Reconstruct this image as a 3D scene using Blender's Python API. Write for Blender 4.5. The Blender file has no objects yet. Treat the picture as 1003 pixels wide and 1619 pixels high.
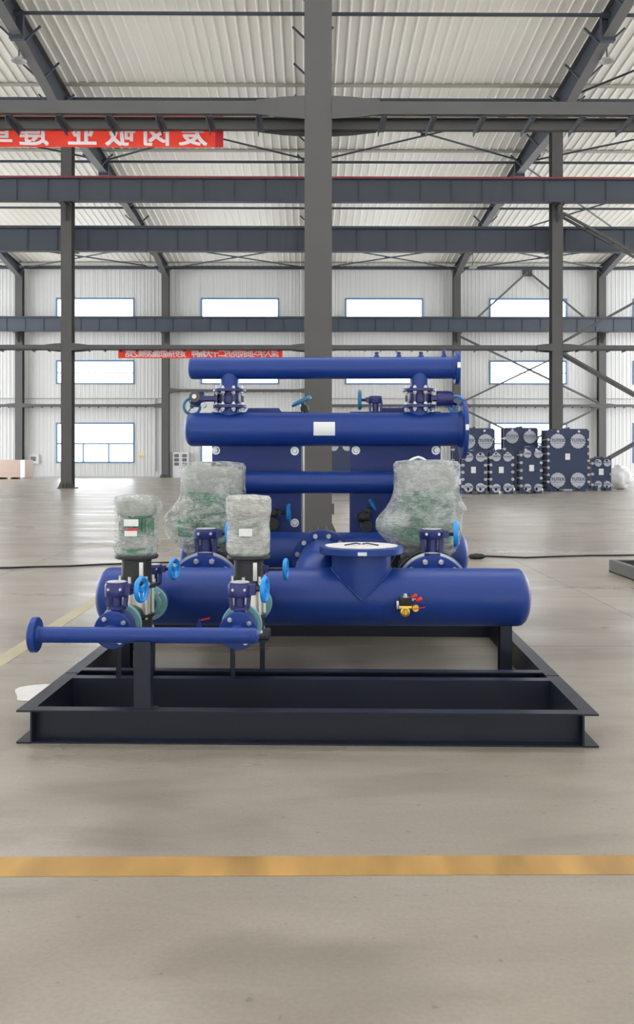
import bpy, bmesh, math, random
from mathutils import Vector, Matrix, noise
random.seed(7)
PI = math.pi
scene = bpy.context.scene
COL = scene.collection

# ------------------------------------------------------------------ camera
F = 1450.0                     # focal length in pixels of the 1003-wide frame
CH = 1.25                      # camera height
TH = math.atan((501.5 - 490) / F)   # the camera looks a touch to the right of the hall axis
cam_d = bpy.data.cameras.new('camera')
cam = bpy.data.objects.new('camera', cam_d)
COL.objects.link(cam)
cam_d.sensor_fit = 'HORIZONTAL'
cam_d.sensor_width = 36
cam_d.lens = 36 * F / 1003
cam_d.shift_y = -(809.5 - 730) / 1003
cam_d.clip_end = 400
cam.location = (0, 0, CH)
cam.rotation_euler = (PI / 2, 0, -TH)
scene.camera = cam

# ------------------------------------------------------------------ world and light
world = bpy.data.worlds.new('sky')
scene.world = world
world.use_nodes = True
bg = world.node_tree.nodes['Background']
bg.inputs[0].default_value = (0.93, 0.96, 1.0, 1)
bg.inputs[1].default_value = 6.3


def area(name, loc, rot, sx, sy, power, col=(1, 1, 1)):
    d = bpy.data.lights.new(name, 'AREA')
    d.shape = 'RECTANGLE'
    d.size, d.size_y, d.energy, d.color = sx, sy, power, col
    o = bpy.data.objects.new(name, d)
    o.location, o.rotation_euler = loc, rot
    COL.objects.link(o)
    return o


vs = scene.view_settings
vs.view_transform = 'Standard'
vs.look = 'None'
vs.exposure = 0.0
vs.gamma = 1.0
vs.use_curve_mapping = False


# ------------------------------------------------------------------ materials
def mat(name, col, rough=0.5, metal=0.0, var=0.0, scale=6.0, bump=0.0, bscale=40.0, coat=0.0, rvar=0.0, stretch=(1, 1, 1), spec=0.5):
    m = bpy.data.materials.new(name)
    m.use_nodes = True
    nt = m.node_tree
    b = nt.nodes['Principled BSDF']
    b.inputs['Base Color'].default_value = (*col, 1)
    b.inputs['Roughness'].default_value = rough
    b.inputs['Metallic'].default_value = metal
    b.inputs['Coat Weight'].default_value = coat
    b.inputs['Specular IOR Level'].default_value = spec
    if var or bump or rvar:
        geo = nt.nodes.new('ShaderNodeNewGeometry')
        mp = nt.nodes.new('ShaderNodeMapping')
        mp.inputs['Scale'].default_value = stretch
        nt.links.new(geo.outputs['Position'], mp.inputs[0])
        n = nt.nodes.new('ShaderNodeTexNoise')
        n.inputs['Scale'].default_value = scale
        n.inputs['Detail'].default_value = 5
        nt.links.new(mp.outputs[0], n.inputs['Vector'])
        if var:
            r = nt.nodes.new('ShaderNodeMix')
            r.data_type = 'RGBA'
            r.inputs[6].default_value = (*[max(0, c * (1 - var)) for c in col], 1)
            r.inputs[7].default_value = (*[min(1, c * (1 + var)) for c in col], 1)
            nt.links.new(n.outputs[0], r.inputs[0])
            nt.links.new(r.outputs[2], b.inputs['Base Color'])
        if rvar:
            mr = nt.nodes.new('ShaderNodeMapRange')
            mr.inputs[1].default_value, mr.inputs[2].default_value = 0.3, 0.7
            mr.inputs[3].default_value, mr.inputs[4].default_value = rough - rvar, rough + rvar
            nt.links.new(n.outputs[0], mr.inputs[0])
            nt.links.new(mr.outputs[0], b.inputs['Roughness'])
        if bump:
            n2 = nt.nodes.new('ShaderNodeTexNoise')
            n2.inputs['Scale'].default_value = bscale
            nt.links.new(mp.outputs[0], n2.inputs['Vector'])
            bp = nt.nodes.new('ShaderNodeBump')
            bp.inputs['Strength'].default_value = bump
            bp.inputs['Distance'].default_value = 0.01
            nt.links.new(n2.outputs[0], bp.inputs['Height'])
            nt.links.new(bp.outputs[0], b.inputs['Normal'])
    return m


M = {}
M['blue'] = mat('blue_paint', (0.0065, 0.036, 0.215), 0.42, var=0.12, scale=3, bump=0.08, bscale=120, rvar=0.05, spec=0.4)
M['blue_dark'] = mat('dark_blue_cast_paint', (0.018, 0.022, 0.135), 0.38, var=0.2, scale=12, bump=0.2, bscale=90)
M['exch'] = mat('exchanger_blue_paint', (0.013, 0.036, 0.21), 0.5, var=0.1, scale=2)
M['wheel'] = mat('sky_blue_wheel_paint', (0.01, 0.26, 0.72), 0.35, var=0.1, scale=20)
M['wheel_dull'] = mat('teal_blue_wheel_paint', (0.02, 0.17, 0.32), 0.4, var=0.1, scale=20)
M['skid'] = mat('dark_slate_paint', (0.0085, 0.012, 0.024), 0.36, var=0.12, scale=2.5, rvar=0.04, bump=0.04, bscale=60, spec=0.4)
M['steel'] = mat('grey_steel_paint', (0.082, 0.079, 0.078), 0.6, var=0.12, scale=1.2)
M['beam'] = mat('blue_grey_beam_paint', (0.052, 0.062, 0.082), 0.55, var=0.15, scale=0.6)
M['zinc'] = mat('zinc_plated_steel', (0.52, 0.54, 0.55), 0.35, metal=0.9, var=0.1, scale=60)
M['chrome'] = mat('stainless_steel', (0.74, 0.72, 0.67), 0.33, metal=0.55)
M['black'] = mat('black_cast_iron', (0.017, 0.017, 0.019), 0.45, var=0.2, scale=15, bump=0.2, bscale=80)
M['rubber'] = mat('black_rubber', (0.012, 0.012, 0.014), 0.7, var=0.2, scale=20)
M['teal'] = mat('pale_teal_paint', (0.17, 0.37, 0.40), 0.45, var=0.08, scale=20)
M['green'] = mat('green_motor_paint', (0.02, 0.24, 0.11), 0.4, var=0.3, scale=9)
M['white'] = mat('white_label', (0.72, 0.73, 0.74), 0.5, var=0.06, scale=30)
M['paper'] = mat('white_paper', (0.75, 0.75, 0.74), 0.8, var=0.05, scale=12)
M['red'] = mat('red_plastic', (0.6, 0.02, 0.03), 0.4, var=0.1, scale=30)
M['banner'] = mat('red_banner_cloth', (0.88, 0.125, 0.08), 0.7, var=0.06, scale=2)
M['hem'] = mat('dark_red_hem', (0.55, 0.02, 0.025), 0.7, var=0.06, scale=2)
M['banner_text'] = mat('pale_banner_lettering', (0.92, 0.86, 0.87), 0.7, var=0.03, scale=4)
M['brass'] = mat('brass', (0.75, 0.48, 0.10), 0.3, metal=0.85, var=0.1, scale=40)
M['wall'] = mat('off_white_wall_sheet', (0.61, 0.612, 0.60), 0.5, var=0.05, scale=0.35, rvar=0.06)
M['roof'] = mat('cream_roof_sheet', (0.90, 0.875, 0.79), 0.42, var=0.06, scale=0.3, stretch=(1, 0.15, 1))
M['purlin'] = mat('dull_cream_strip', (0.42, 0.40, 0.35), 0.5, var=0.1, scale=1)
M['frame'] = mat('blue_window_frame', (0.07, 0.17, 0.36), 0.4, var=0.1, scale=3)
M['card'] = mat('pinkish_plywood', (0.52, 0.40, 0.34), 0.8, var=0.12, scale=3, stretch=(1, 1, 4))
M['cabinet'] = mat('cabinet_white_enamel', (0.62, 0.61, 0.61), 0.4, var=0.04, scale=3)
M['dark_glass'] = mat('dark_cabinet_glass', (0.10, 0.10, 0.105), 0.2, var=0.3, scale=3)
M['navy'] = mat('navy_exchanger_paint', (0.018, 0.033, 0.085), 0.45, var=0.2, scale=1.5)
M['plates'] = mat('dark_plate_pack', (0.03, 0.028, 0.03), 0.5, var=0.3, scale=10)
M['disc'] = mat('grey_white_port_cover', (0.42, 0.44, 0.50), 0.55, var=0.06, scale=5)
M['disc_text'] = mat('dark_cover_lettering', (0.07, 0.075, 0.13), 0.6, var=0.05, scale=5)
M['lamp'] = mat('lamp_shade_grey', (0.45, 0.45, 0.44), 0.4, var=0.05, scale=3)
M['yellow'] = mat('worn_yellow_floor_paint', (0.335, 0.19, 0.052), 0.5, var=0.75, scale=7, rvar=0.1, stretch=(1, 0.35, 1))
M['fan'] = mat('grey_fan_cover_paint', (0.42, 0.41, 0.38), 0.5, var=0.3, scale=25, stretch=(1, 1, 4))
M['cover'] = mat('dusty_white_flange_cover', (0.60, 0.58, 0.57), 0.6, var=0.12, scale=25)

# pale line on the floor, mostly worn away
M['rafter'] = mat('lit_rafter_grey', (0.15, 0.147, 0.145), 0.55, var=0.1, scale=0.8)  # paler grey for bottom flanges: the light on them is put into the colour
M['tan'] = mat('faded_tan_floor_paint', (0.38, 0.33, 0.22), 0.45, var=0.3, scale=3)

# floor: polished concrete, warm grey with darker drifts and small marks
m = bpy.data.materials.new('polished_concrete')
m.use_nodes = True
nt = m.node_tree
N = nt.nodes
b = N['Principled BSDF']
geo = N.new('ShaderNodeNewGeometry')


def noise_node(scale, detail, stretch=None, dist=0.0):
    n = N.new('ShaderNodeTexNoise')
    n.inputs['Scale'].default_value = scale
    n.inputs['Detail'].default_value = detail
    n.inputs['Distortion'].default_value = dist
    if stretch:
        mp = N.new('ShaderNodeMapping')
        mp.inputs['Scale'].default_value = stretch
        nt.links.new(geo.outputs['Position'], mp.inputs[0])
        nt.links.new(mp.outputs[0], n.inputs['Vector'])
    else:
        nt.links.new(geo.outputs['Position'], n.inputs['Vector'])
    return n


def ramp(src, stops):
    r = N.new('ShaderNodeValToRGB')
    e = r.color_ramp.elements
    e[0].position, e[0].color = stops[0][0], (*stops[0][1], 1)
    e[1].position, e[1].color = stops[-1][0], (*stops[-1][1], 1)
    for p, c in stops[1:-1]:
        x = e.new(p)
        x.color = (*c, 1)
    nt.links.new(src, r.inputs[0])
    return r


def mul(a, bb, fac=1.0):
    x = N.new('ShaderNodeMix')
    x.data_type = 'RGBA'
    x.blend_type = 'MULTIPLY'
    x.inputs[0].default_value = fac
    nt.links.new(a, x.inputs[6])
    nt.links.new(bb, x.inputs[7])
    return x.outputs[2]


big = ramp(noise_node(0.8, 7, (1.0, 1.3, 1), 0.9).outputs[0], [(0.30, (0.222, 0.189, 0.156)), (0.52, (0.275, 0.238, 0.199)), (0.72, (0.318, 0.284, 0.246))])
drift = ramp(noise_node(1.7, 8, (0.6, 1.5, 1), 1.0).outputs[0], [(0.34, (0.82, 0.81, 0.80)), (0.5, (1, 1, 1))])
speck = ramp(noise_node(26, 4).outputs[0], [(0.27, (0.45, 0.43, 0.41)), (0.33, (1, 1, 1))])
fine = ramp(noise_node(70, 6).outputs[0], [(0.3, (0.90, 0.90, 0.90)), (0.7, (1.05, 1.05, 1.05))])
c = mul(mul(mul(big.outputs[0], drift.outputs[0]), speck.outputs[0], 0.6), fine.outputs[0])
nt.links.new(c, b.inputs['Base Color'])
rn = noise_node(0.9, 5, (0.35, 1.5, 1), 0.4)
mr = N.new('ShaderNodeMapRange')
mr.inputs[1].default_value, mr.inputs[2].default_value = 0.3, 0.7
mr.inputs[3].default_value, mr.inputs[4].default_value = 0.25, 0.40
b.inputs['Specular IOR Level'].default_value = 0.75
nt.links.new(rn.outputs[0], mr.inputs[0])
nt.links.new(mr.outputs[0], b.inputs['Roughness'])
bp = N.new('ShaderNodeBump')
bp.inputs['Strength'].default_value = 0.12
bp.inputs['Distance'].default_value = 0.02
nt.links.new(noise_node(5, 5, (0.6, 1.6, 1)).outputs[0], bp.inputs['Height'])
nt.links.new(bp.outputs[0], b.inputs['Normal'])
M['floor'] = m
M['joint'] = mat('dark_floor_joint', (0.10, 0.095, 0.09), 0.8)


def clear_mat(name, tint, rough, lo, hi, patch, streak, bump, white=(0.85, 0.86, 0.84), bubbles=0.0):
    """creased plastic film: patches see-through, patches milky, wound in level streaks, with glints"""
    m = bpy.data.materials.new(name)
    m.use_nodes = True
    nt = m.node_tree
    N = nt.nodes
    b = N['Principled BSDF']
    out = N['Material Output']
    b.inputs['Base Color'].default_value = (*white, 1)
    b.inputs['Roughness'].default_value = rough
    tr = N.new('ShaderNodeBsdfTransparent')
    tr.inputs[0].default_value = (*tint, 1)
    mx = N.new('ShaderNodeMixShader')
    geo = N.new('ShaderNodeNewGeometry')

    def tex(scale, stretch, detail, dist):
        mp = N.new('ShaderNodeMapping')
        mp.inputs['Scale'].default_value = stretch
        nt.links.new(geo.outputs['Position'], mp.inputs[0])
        n = N.new('ShaderNodeTexNoise')
        n.inputs['Scale'].default_value = scale
        n.inputs['Detail'].default_value = detail
        n.inputs['Roughness'].default_value = 0.6
        n.inputs['Distortion'].default_value = dist
        nt.links.new(mp.outputs[0], n.inputs['Vector'])
        return n.outputs[0]

    def op(o, a, c):
        x = N.new('ShaderNodeMath')
        x.operation = o
        for k, q in enumerate((a, c)):
            if isinstance(q, (int, float)):
                x.inputs[k].default_value = q
            else:
                nt.links.new(q, x.inputs[k])
        return x.outputs[0]
    p = tex(patch, (1, 1, 1.4), 3, 0.6)
    st = tex(streak, (1, 1, 4.5), 7, 1.2)
    fac = op('ADD', op('MULTIPLY', p, 0.55), op('MULTIPLY', st, 0.45))
    r = N.new('ShaderNodeMapRange')
    r.inputs[1].default_value, r.inputs[2].default_value = 0.40, 0.62
    r.inputs[3].default_value, r.inputs[4].default_value = lo, hi
    nt.links.new(fac, r.inputs[0])
    nt.links.new(r.outputs[0], mx.inputs[0])
    nt.links.new(tr.outputs[0], mx.inputs[1])
    nt.links.new(b.outputs[0], mx.inputs[2])
    nt.links.new(mx.outputs[0], out.inputs[0])
    if bump:
        hgt = st
        if bubbles:
            vo = N.new('ShaderNodeTexVoronoi')
            vo.inputs['Scale'].default_value = 95
            nt.links.new(geo.outputs['Position'], vo.inputs['Vector'])
            hgt = op('SUBTRACT', st, op('MULTIPLY', vo.outputs['Distance'], bubbles))
        bp = N.new('ShaderNodeBump')
        bp.inputs['Strength'].default_value = bump
        bp.inputs['Distance'].default_value = 0.016
        nt.links.new(hgt, bp.inputs['Height'])
        nt.links.new(bp.outputs[0], b.inputs['Normal'])
    return m


M['film'] = clear_mat('bubble_wrap_film', (0.90, 0.93, 0.91), 0.09, 0.05, 0.70, 8, 34, 1.0)
M['film_bubble'] = clear_mat('milky_bubble_film', (0.90, 0.93, 0.91), 0.2, 0.20, 0.68, 7, 24, 1.0, bubbles=0.35)
M['film_thick'] = clear_mat('many_layered_film', (0.90, 0.92, 0.90), 0.2, 0.38, 0.86, 10, 26, 1.0, (0.84, 0.83, 0.79))
M['glass'] = clear_mat('window_glass', (0.97, 0.98, 0.98), 0.05, 0.02, 0.05, 1, 1, 0.0)


# ------------------------------------------------------------------ mesh helper
class G:
    def __init__(s):
        s.bm = bmesh.new()

    def box(s, x0, x1, y0, y1, z0, z1, bev=0.0):
        vs_ = [s.bm.verts.new(p) for p in ((x0, y0, z0), (x1, y0, z0), (x1, y1, z0), (x0, y1, z0), (x0, y0, z1), (x1, y0, z1), (x1, y1, z1), (x0, y1, z1))]
        fs = [s.bm.faces.new([vs_[i] for i in q]) for q in ((0, 3, 2, 1), (4, 5, 6, 7), (0, 1, 5, 4), (1, 2, 6, 5), (2, 3, 7, 6), (3, 0, 4, 7))]
        if bev:
            es = list({e for f in fs for e in f.edges})
            bmesh.ops.bevel(s.bm, geom=es, offset=bev, segments=2, affect='EDGES', profile=0.6)
        return s

    @staticmethod
    def basis(d):
        d = Vector(d).normalized()
        a = Vector((0, 0, 1)) if abs(d.z) < 0.9 else Vector((1, 0, 0))
        x = a.cross(d).normalized()
        return x, d.cross(x), d

    def lathe(s, prof, p, d, seg=24, closed=False, cap=True, phase=0.0):
        """prof: (radius, distance along d) pairs, turned about d through p"""
        x, y, d = s.basis(d)
        p = Vector(p)
        rings = []
        for r, t in prof:
            if r < 1e-6:
                rings.append([s.bm.verts.new(p + d * t)])
            else:
                rings.append([s.bm.verts.new(p + d * t + (x * math.cos(a) + y * math.sin(a)) * r) for a in (phase + 2 * PI * k / seg for k in range(seg))])
        pairs = list(zip(rings, rings[1:])) + ([(rings[-1], rings[0])] if closed else [])
        for A, B in pairs:
            for k in range(seg):
                j = (k + 1) % seg
                if len(A) == 1 and len(B) == 1:
                    continue
                if len(A) == 1:
                    s.bm.faces.new((A[0], B[j], B[k]))
                elif len(B) == 1:
                    s.bm.faces.new((A[k], A[j], B[0]))
                else:
                    s.bm.faces.new((A[k], A[j], B[j], B[k]))
        if cap and not closed:
            if len(rings[0]) > 1:
                s.bm.faces.new(rings[0])
            if len(rings[-1]) > 1:
                s.bm.faces.new(list(reversed(rings[-1])))
        return s

    def cyl(s, p0, p1, r, seg=20, r2=None, phase=0.0):
        p0, p1 = Vector(p0), Vector(p1)
        L = (p1 - p0).length
        return s.lathe([(r, 0), (r if r2 is None else r2, L)], p0, p1 - p0, seg, phase=phase)

    def bar(s, p0, p1, w, h):
        """rectangular bar between two points, h upward"""
        p0, p1 = Vector(p0), Vector(p1)
        d = (p1 - p0).normalized()
        up = Vector((0, 0, 1)) if abs(d.z) < 0.95 else Vector((0, 1, 0))
        x = d.cross(up).normalized() * w / 2
        y = x.cross(d).normalized() * h / 2
        a = [s.bm.verts.new(p0 + q) for q in (-x - y, x - y, x + y, -x + y)]
        c_ = [s.bm.verts.new(p1 + q) for q in (-x - y, x - y, x + y, -x + y)]
        s.bm.faces.new(a[::-1])
        s.bm.faces.new(c_)
        for k in range(4):
            j = (k + 1) % 4
            s.bm.faces.new((a[k], a[j], c_[j], c_[k]))
        return s

    def tube(s, pts, r, seg=10):
        pts = [Vector(p) for p in pts]
        rings = []
        prev = None
        for i, p in enumerate(pts):
            d = (pts[min(i + 1, len(pts) - 1)] - pts[max(i - 1, 0)]).normalized()
            if prev is None:
                x, y, _ = s.basis(d)
            else:
                x = (prev - d * prev.dot(d)).normalized()
                y = d.cross(x)
            prev = x
            rings.append([s.bm.verts.new(p + (x * math.cos(a) + y * math.sin(a)) * r) for a in (2 * PI * k / seg for k in range(seg))])
        for A, B in zip(rings, rings[1:]):
            for k in range(seg):
                j = (k + 1) % seg
                s.bm.faces.new((A[k], A[j], B[j], B[k]))
        s.bm.faces.new(rings[0][::-1])
        s.bm.faces.new(rings[-1])
        return s

    def prism(s, poly, axis, a, b_):
        """polygon in the two other axes, pushed along axis from a to b_"""
        def P(u, v, t):
            return {'x': (t, u, v), 'y': (u, t, v), 'z': (u, v, t)}[axis]
        A = [s.bm.verts.new(P(u, v, a)) for u, v in poly]
        B = [s.bm.verts.new(P(u, v, b_)) for u, v in poly]
        s.bm.faces.new(A[::-1])
        s.bm.faces.new(B)
        n = len(poly)
        for k in range(n):
            j = (k + 1) % n
            s.bm.faces.new((A[k], A[j], B[j], B[k]))
        return s

    def mesh(s, name, m_, off=None, angle=40):
        if off is not None:
            bmesh.ops.translate(s.bm, verts=s.bm.verts, vec=-Vector(off))
        bmesh.ops.recalc_face_normals(s.bm, faces=s.bm.faces)
        me = bpy.data.meshes.new(name)
        s.bm.to_mesh(me)
        s.bm.free()
        me.polygons.foreach_set('use_smooth', [True] * len(me.polygons))
        me.set_sharp_from_angle(angle=math.radians(angle))
        me.materials.append(M[m_] if isinstance(m_, str) else m_)
        return me


# frames: the hall itself, and the skid that stands in it slightly turned
SYAW = -(math.atan((537 - 501.5) / F) + TH)
SO = Vector((-0.0195, 4.037, 0))
SU = Vector((math.cos(SYAW), math.sin(SYAW), 0))
SV = Vector((-math.sin(SYAW), math.cos(SYAW), 0))
FW = Vector((math.sin(TH), math.cos(TH), 0))
RT = Vector((math.cos(TH), -math.sin(TH), 0))


def ray(px, py):
    return RT * ((px - 501.5) / F) + FW + Vector((0, 0, (730 - py) / F))


def wy(px, py, y):            # point of the hall at depth y seen at a pixel of the photograph
    d = ray(px, py)
    return Vector((0, 0, CH)) + d * (y / d.y)


def wf(px, py, z=0.0):        # point at height z
    d = ray(px, py)
    return Vector((0, 0, CH)) + d * ((z - CH) / d.z)


def sk(px, py, v):            # (u, height) on the skid plane at depth v
    d = ray(px, py)
    t = (v + SO.dot(SV)) / d.dot(SV)
    p = Vector((0, 0, CH)) + d * t - SO
    return p.dot(SU), p.z


def su(px, v):
    return sk(px, 730, v)[0]


def sw(py, v):
    return sk(501.5, py, v)[1]


INFO = {}


def thing(name, label, cat, org, skid=True, group=None):
    o = bpy.data.objects.new(name, None)
    o.empty_display_size = 0.1
    COL.objects.link(o)
    org = Vector(org)
    if skid:
        o.location = SO + SU * org.x + SV * org.y + Vector((0, 0, org.z))
        o.rotation_euler = (0, 0, SYAW)
    else:
        o.location = org
    o['label'], o['category'], o['kind'] = label, cat, 'thing'
    if group:
        o['group'] = group
    INFO[o.name] = org
    return o


def structure(name, loc=(0, 0, 0)):
    o = bpy.data.objects.new(name, None)
    COL.objects.link(o)
    o.location = loc
    o['kind'] = 'structure'
    INFO[o.name] = Vector(loc)
    return o


def part(name, g, m_, parent, label=None, stuff=False, angle=40):
    """mesh of shape g (given in the frame of its thing) as a child of parent"""
    me = g.mesh(name, m_, INFO[parent.name], angle)
    o = bpy.data.objects.new(name, me)
    COL.objects.link(o)
    o.parent = parent
    INFO[o.name] = INFO[parent.name]
    if label:
        o['label'] = label
    if stuff:
        o['kind'] = 'stuff'
    return o


def inst(name, me, parent, pos, rot=None, label=None):
    """one more child that shares mesh me, at pos in the frame of its thing"""
    o = bpy.data.objects.new(name, me)
    COL.objects.link(o)
    o.parent = parent
    o.location = Vector(pos) - INFO[parent.name]
    if rot:
        o.rotation_euler = rot
    INFO[o.name] = Vector(pos)
    if label:
        o['label'] = label
    return o


CACHE = {}


def cached(key, make):
    if key not in CACHE:
        CACHE[key] = make()
    return CACHE[key]


def rot_to(d):
    return Vector(d).to_track_quat('Z', 'Y').to_euler()


def bolt_mesh(r):
    """hex nut with the bolt end standing out of it, along z"""
    def mk():
        g = G()
        g.lathe([(r, 0), (r, r * 0.75), (r * 0.85, r * 0.95)], (0, 0, 0), (0, 0, 1), 6)
        g.lathe([(r * 0.5, r * 0.9), (r * 0.5, r * 1.5)], (0, 0, 0), (0, 0, 1), 8)
        return g.mesh('bolt', 'zinc')
    return cached(('bolt', round(r, 4)), mk)


def bolts(parent, c_, d, R, n, r, phase=0.0, ends=(1,), gap=0.0, one_by_one=True):
    """n bolts on a circle; ends: which faces of the flange pair carry nuts"""
    x, y, d = G.basis(d)
    c_ = Vector(c_)
    if one_by_one:
        for e in ends:
            dd = d * e
            for k in range(n):
                a = phase + 2 * PI * k / n
                inst('bolt', bolt_mesh(r), parent, c_ + dd * gap + (x * math.cos(a) + y * math.sin(a)) * R, rot_to(dd))
        return
    g = G()
    for e in ends:
        for k in range(n):
            a = phase + 2 * PI * k / n
            q = c_ + d * e * gap + (x * math.cos(a) + y * math.sin(a)) * R
            g.lathe([(r, 0), (r, r * 0.8), (r * 0.5, r * 0.85), (r * 0.5, r * 1.5)], q, d * e, 6)
    part('bolts', g, 'zinc', parent, stuff=True)


def pipe_cap(g, p, d, r):
    """dished pipe end"""
    g.lathe([(r, 0), (r, 0.02), (r * 0.97, 0.02 + r * 0.14), (r * 0.86, 0.02 + r * 0.27), (r * 0.66, 0.02 + r * 0.38), (r * 0.38, 0.02 + r * 0.45), (0, 0.02 + r * 0.47)], p, d, 48, cap=False)
    return g


def flange(g, p, d, r, t, seg=40, hub=None):
    c_ = min(0.004, t * 0.2)
    prof = [(r - c_, 0), (r, c_), (r, t - c_), (r - c_, t)]
    if hub:
        prof += [(hub * 1.12, t), (hub, t + hub * 0.25)]
    return g.lathe(prof, p, d, seg)


def text_mesh(key, body, size, m_, mirror=False, bold=0.0, depth=0.0):
    """lettering as a mesh in the xz plane, facing -y, centred"""
    cu = bpy.data.curves.new('lettering', 'FONT')
    cu.body = body
    cu.size = size
    cu.align_x, cu.align_y = 'CENTER', 'CENTER'
    cu.extrude = depth
    cu.resolution_u = 4
    ob = bpy.data.objects.new('lettering', cu)
    COL.objects.link(ob)
    dg = bpy.context.evaluated_depsgraph_get()
    me = bpy.data.meshes.new_from_object(ob.evaluated_get(dg))
    bpy.data.objects.remove(ob)
    bpy.data.curves.remove(cu)
    if bold:
        bm = bmesh.new()
        lay = 0
        for k, dx in enumerate((-bold, 0, bold)):
            for dy in (-bold * 0.6, bold * 0.6):
                n0 = len(bm.verts)
                bm.from_mesh(me)
                bm.verts.ensure_lookup_table()
                for v in bm.verts[n0:]:
                    v.co += Vector((dx * size, dy * size, 0.0015 * lay))
                lay += 1
        bm.to_mesh(me)
        bm.free()
    ys = [v.co.y for v in me.vertices]
    ymid = (min(ys) + max(ys)) / 2
    for v in me.vertices:
        x, y, z = v.co
        y -= ymid
        v.co = (-x if mirror else x, -z, y)
    if mirror:
        me.flip_normals()
    me.materials.clear()
    me.materials.append(M[m_])
    return me


def ibeam_x(g, x0, x1, yc, z0, z1, w, t=0.03):
    """I-section along x"""
    g.box(x0, x1, yc - w / 2, yc + w / 2, z1 - t, z1)
    g.box(x0, x1, yc - w / 2, yc + w / 2, z0, z0 + t)
    g.box(x0, x1, yc - t / 3, yc + t / 3, z0 + t, z1 - t)
    return g


# ================================================================== THE HALL
BAY, XC = 11.475, 0.125
YN, YM, YW = 13.9, 43.1, 72.5
WALL_Y = 72.9


def colx(i):
    return XC + BAY * i


def roof_z(y):
    return 16.78 + 0.055 * (WALL_Y - y)


# floor slabs on a dark bed: the open joints show as thin lines
floor = bpy.data.objects.new('floor', G().box(-45.4, 45, -6, 75, -0.3, -0.02).mesh('floor', 'joint'))
COL.objects.link(floor)
floor['kind'] = 'structure'
INFO['floor'] = Vector((0, 0, 0))
slab = G().box(-2.9975, 2.9975, -2.9975, 2.9975, -0.02, 0).mesh('floor_slab', 'floor')
for ix in range(-7, 8):
    for iy in range(-1, 12):
        if abs(-0.4 + 6 * ix) < 22 + 2 * iy:
            inst('floor_slab', slab, floor, (-0.4 + 6 * ix, 3.2 + 6 * iy + 0.0, 0))
g = G()
g.box(-3.4, 3.5, 2.768, 2.905, 0.0003, 0.0012)
part('painted_line', g, 'yellow', floor, 'worn yellow line across the near floor')
g = G()
g.box(-1.995, -1.88, 3.2, 9.6, 0.0003, 0.0012)
part('painted_line', g, 'tan', floor, 'faded tan line running away beside the skid')

# ceiling: ribbed sheets side by side, purlin strips beneath
ceiling = bpy.data.objects.new('ceiling', G().mesh('ceiling', 'roof')) if False else structure('ceiling')
Y0 = 24.0
LS = WALL_Y - Y0 + 0.4


def roof_sheet(w, ya, yb):
    g = G()
    n = 2
    pr = [(-w / 2, 0)]
    for k in range(n):
        cx = -w / 2 + w * (k + 0.5) / n
        pr += [(cx - 0.06, 0), (cx - 0.03, -0.04), (cx + 0.03, -0.04), (cx + 0.075, 0)]
    pr += [(w / 2, 0)]
    A = [g.bm.verts.new((x, ya, roof_z(ya) + z)) for x, z in pr]
    B = [g.bm.verts.new((x, yb, roof_z(yb) + z)) for x, z in pr]
    for k in range(len(pr) - 1):
        g.bm.faces.new((A[k], A[k + 1], B[k + 1], B[k]))
    A2 = [g.bm.verts.new((x, ya, roof_z(ya) + 0.05)) for x in (-w / 2, w / 2)]
    B2 = [g.bm.verts.new((x, yb, roof_z(yb) + 0.05)) for x in (-w / 2, w / 2)]
    g.bm.faces.new((A2[0], B2[0], B2[1], A2[1]))
    return g.mesh('roof_sheet', 'roof', angle=20)


rs = roof_sheet(0.9, Y0, WALL_Y + 0.4)
for k in range(-40, 41):
    inst('roof_sheet', rs, ceiling, (0.9 * k, 0, 0))
# out of view nearer the camera, a gap added in the roof for top light
for ya, yb in ((-16, 11.6), (15.6, Y0 - 0.02)):
    rs2 = roof_sheet(7.2, ya, yb)
    for k in range(-5, 6):
        inst('roof_sheet', rs2, ceiling, (7.2 * k, 0, 0))
TIES = [72.3, 65.1, 57.7, 50.1, 42.5, 35.2, 27.8]
pm = G().box(-36, 36, -0.16, 0.16, -0.03, 0).mesh('purlin', 'purlin')
for y in TIES:
    inst('purlin', pm, ceiling, (0, y - 0.62, roof_z(y - 0.62) - 0.04))

# back wall: ribbed sheets, cut round the windows
wall = structure('wall_back', (0, WALL_Y, 0))
WZ = [(1.15, 4.35), (7.4, 9.3), (12.35, 14.25)]
EDGES = [0, 0.9, 1.8, 2.7] + [2.7 + 6.2 * k / 6 for k in range(1, 7)] + [9.76, 10.62, 11.475]
WTOP = 16.8


def wall_panel(w, h):
    def mk():
        g = G()
        n = max(2, round(w / 0.3))
        pr = [(0, 0)]
        for k in range(n):
            cx = w * (k + 0.5) / n
            pr += [(cx - 0.05, 0), (cx - 0.025, -0.02), (cx + 0.025, -0.02), (cx + 0.05, 0)]
        pr += [(w - 0.012, 0), (w - 0.006, 0.03)]
        A = [g.bm.verts.new((x, y, 0)) for x, y in pr]
        B = [g.bm.verts.new((x, y, h)) for x, y in pr]
        for k in range(len(pr) - 1):
            g.bm.faces.new((A[k], B[k], B[k + 1], A[k + 1]))
        g.box(0, w - 0.004, 0.03, 0.12, 0, h)
        return g.mesh('wall_panel', 'wall', angle=20)
    return cached(('wp', round(w, 3), round(h, 3)), mk)


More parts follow.
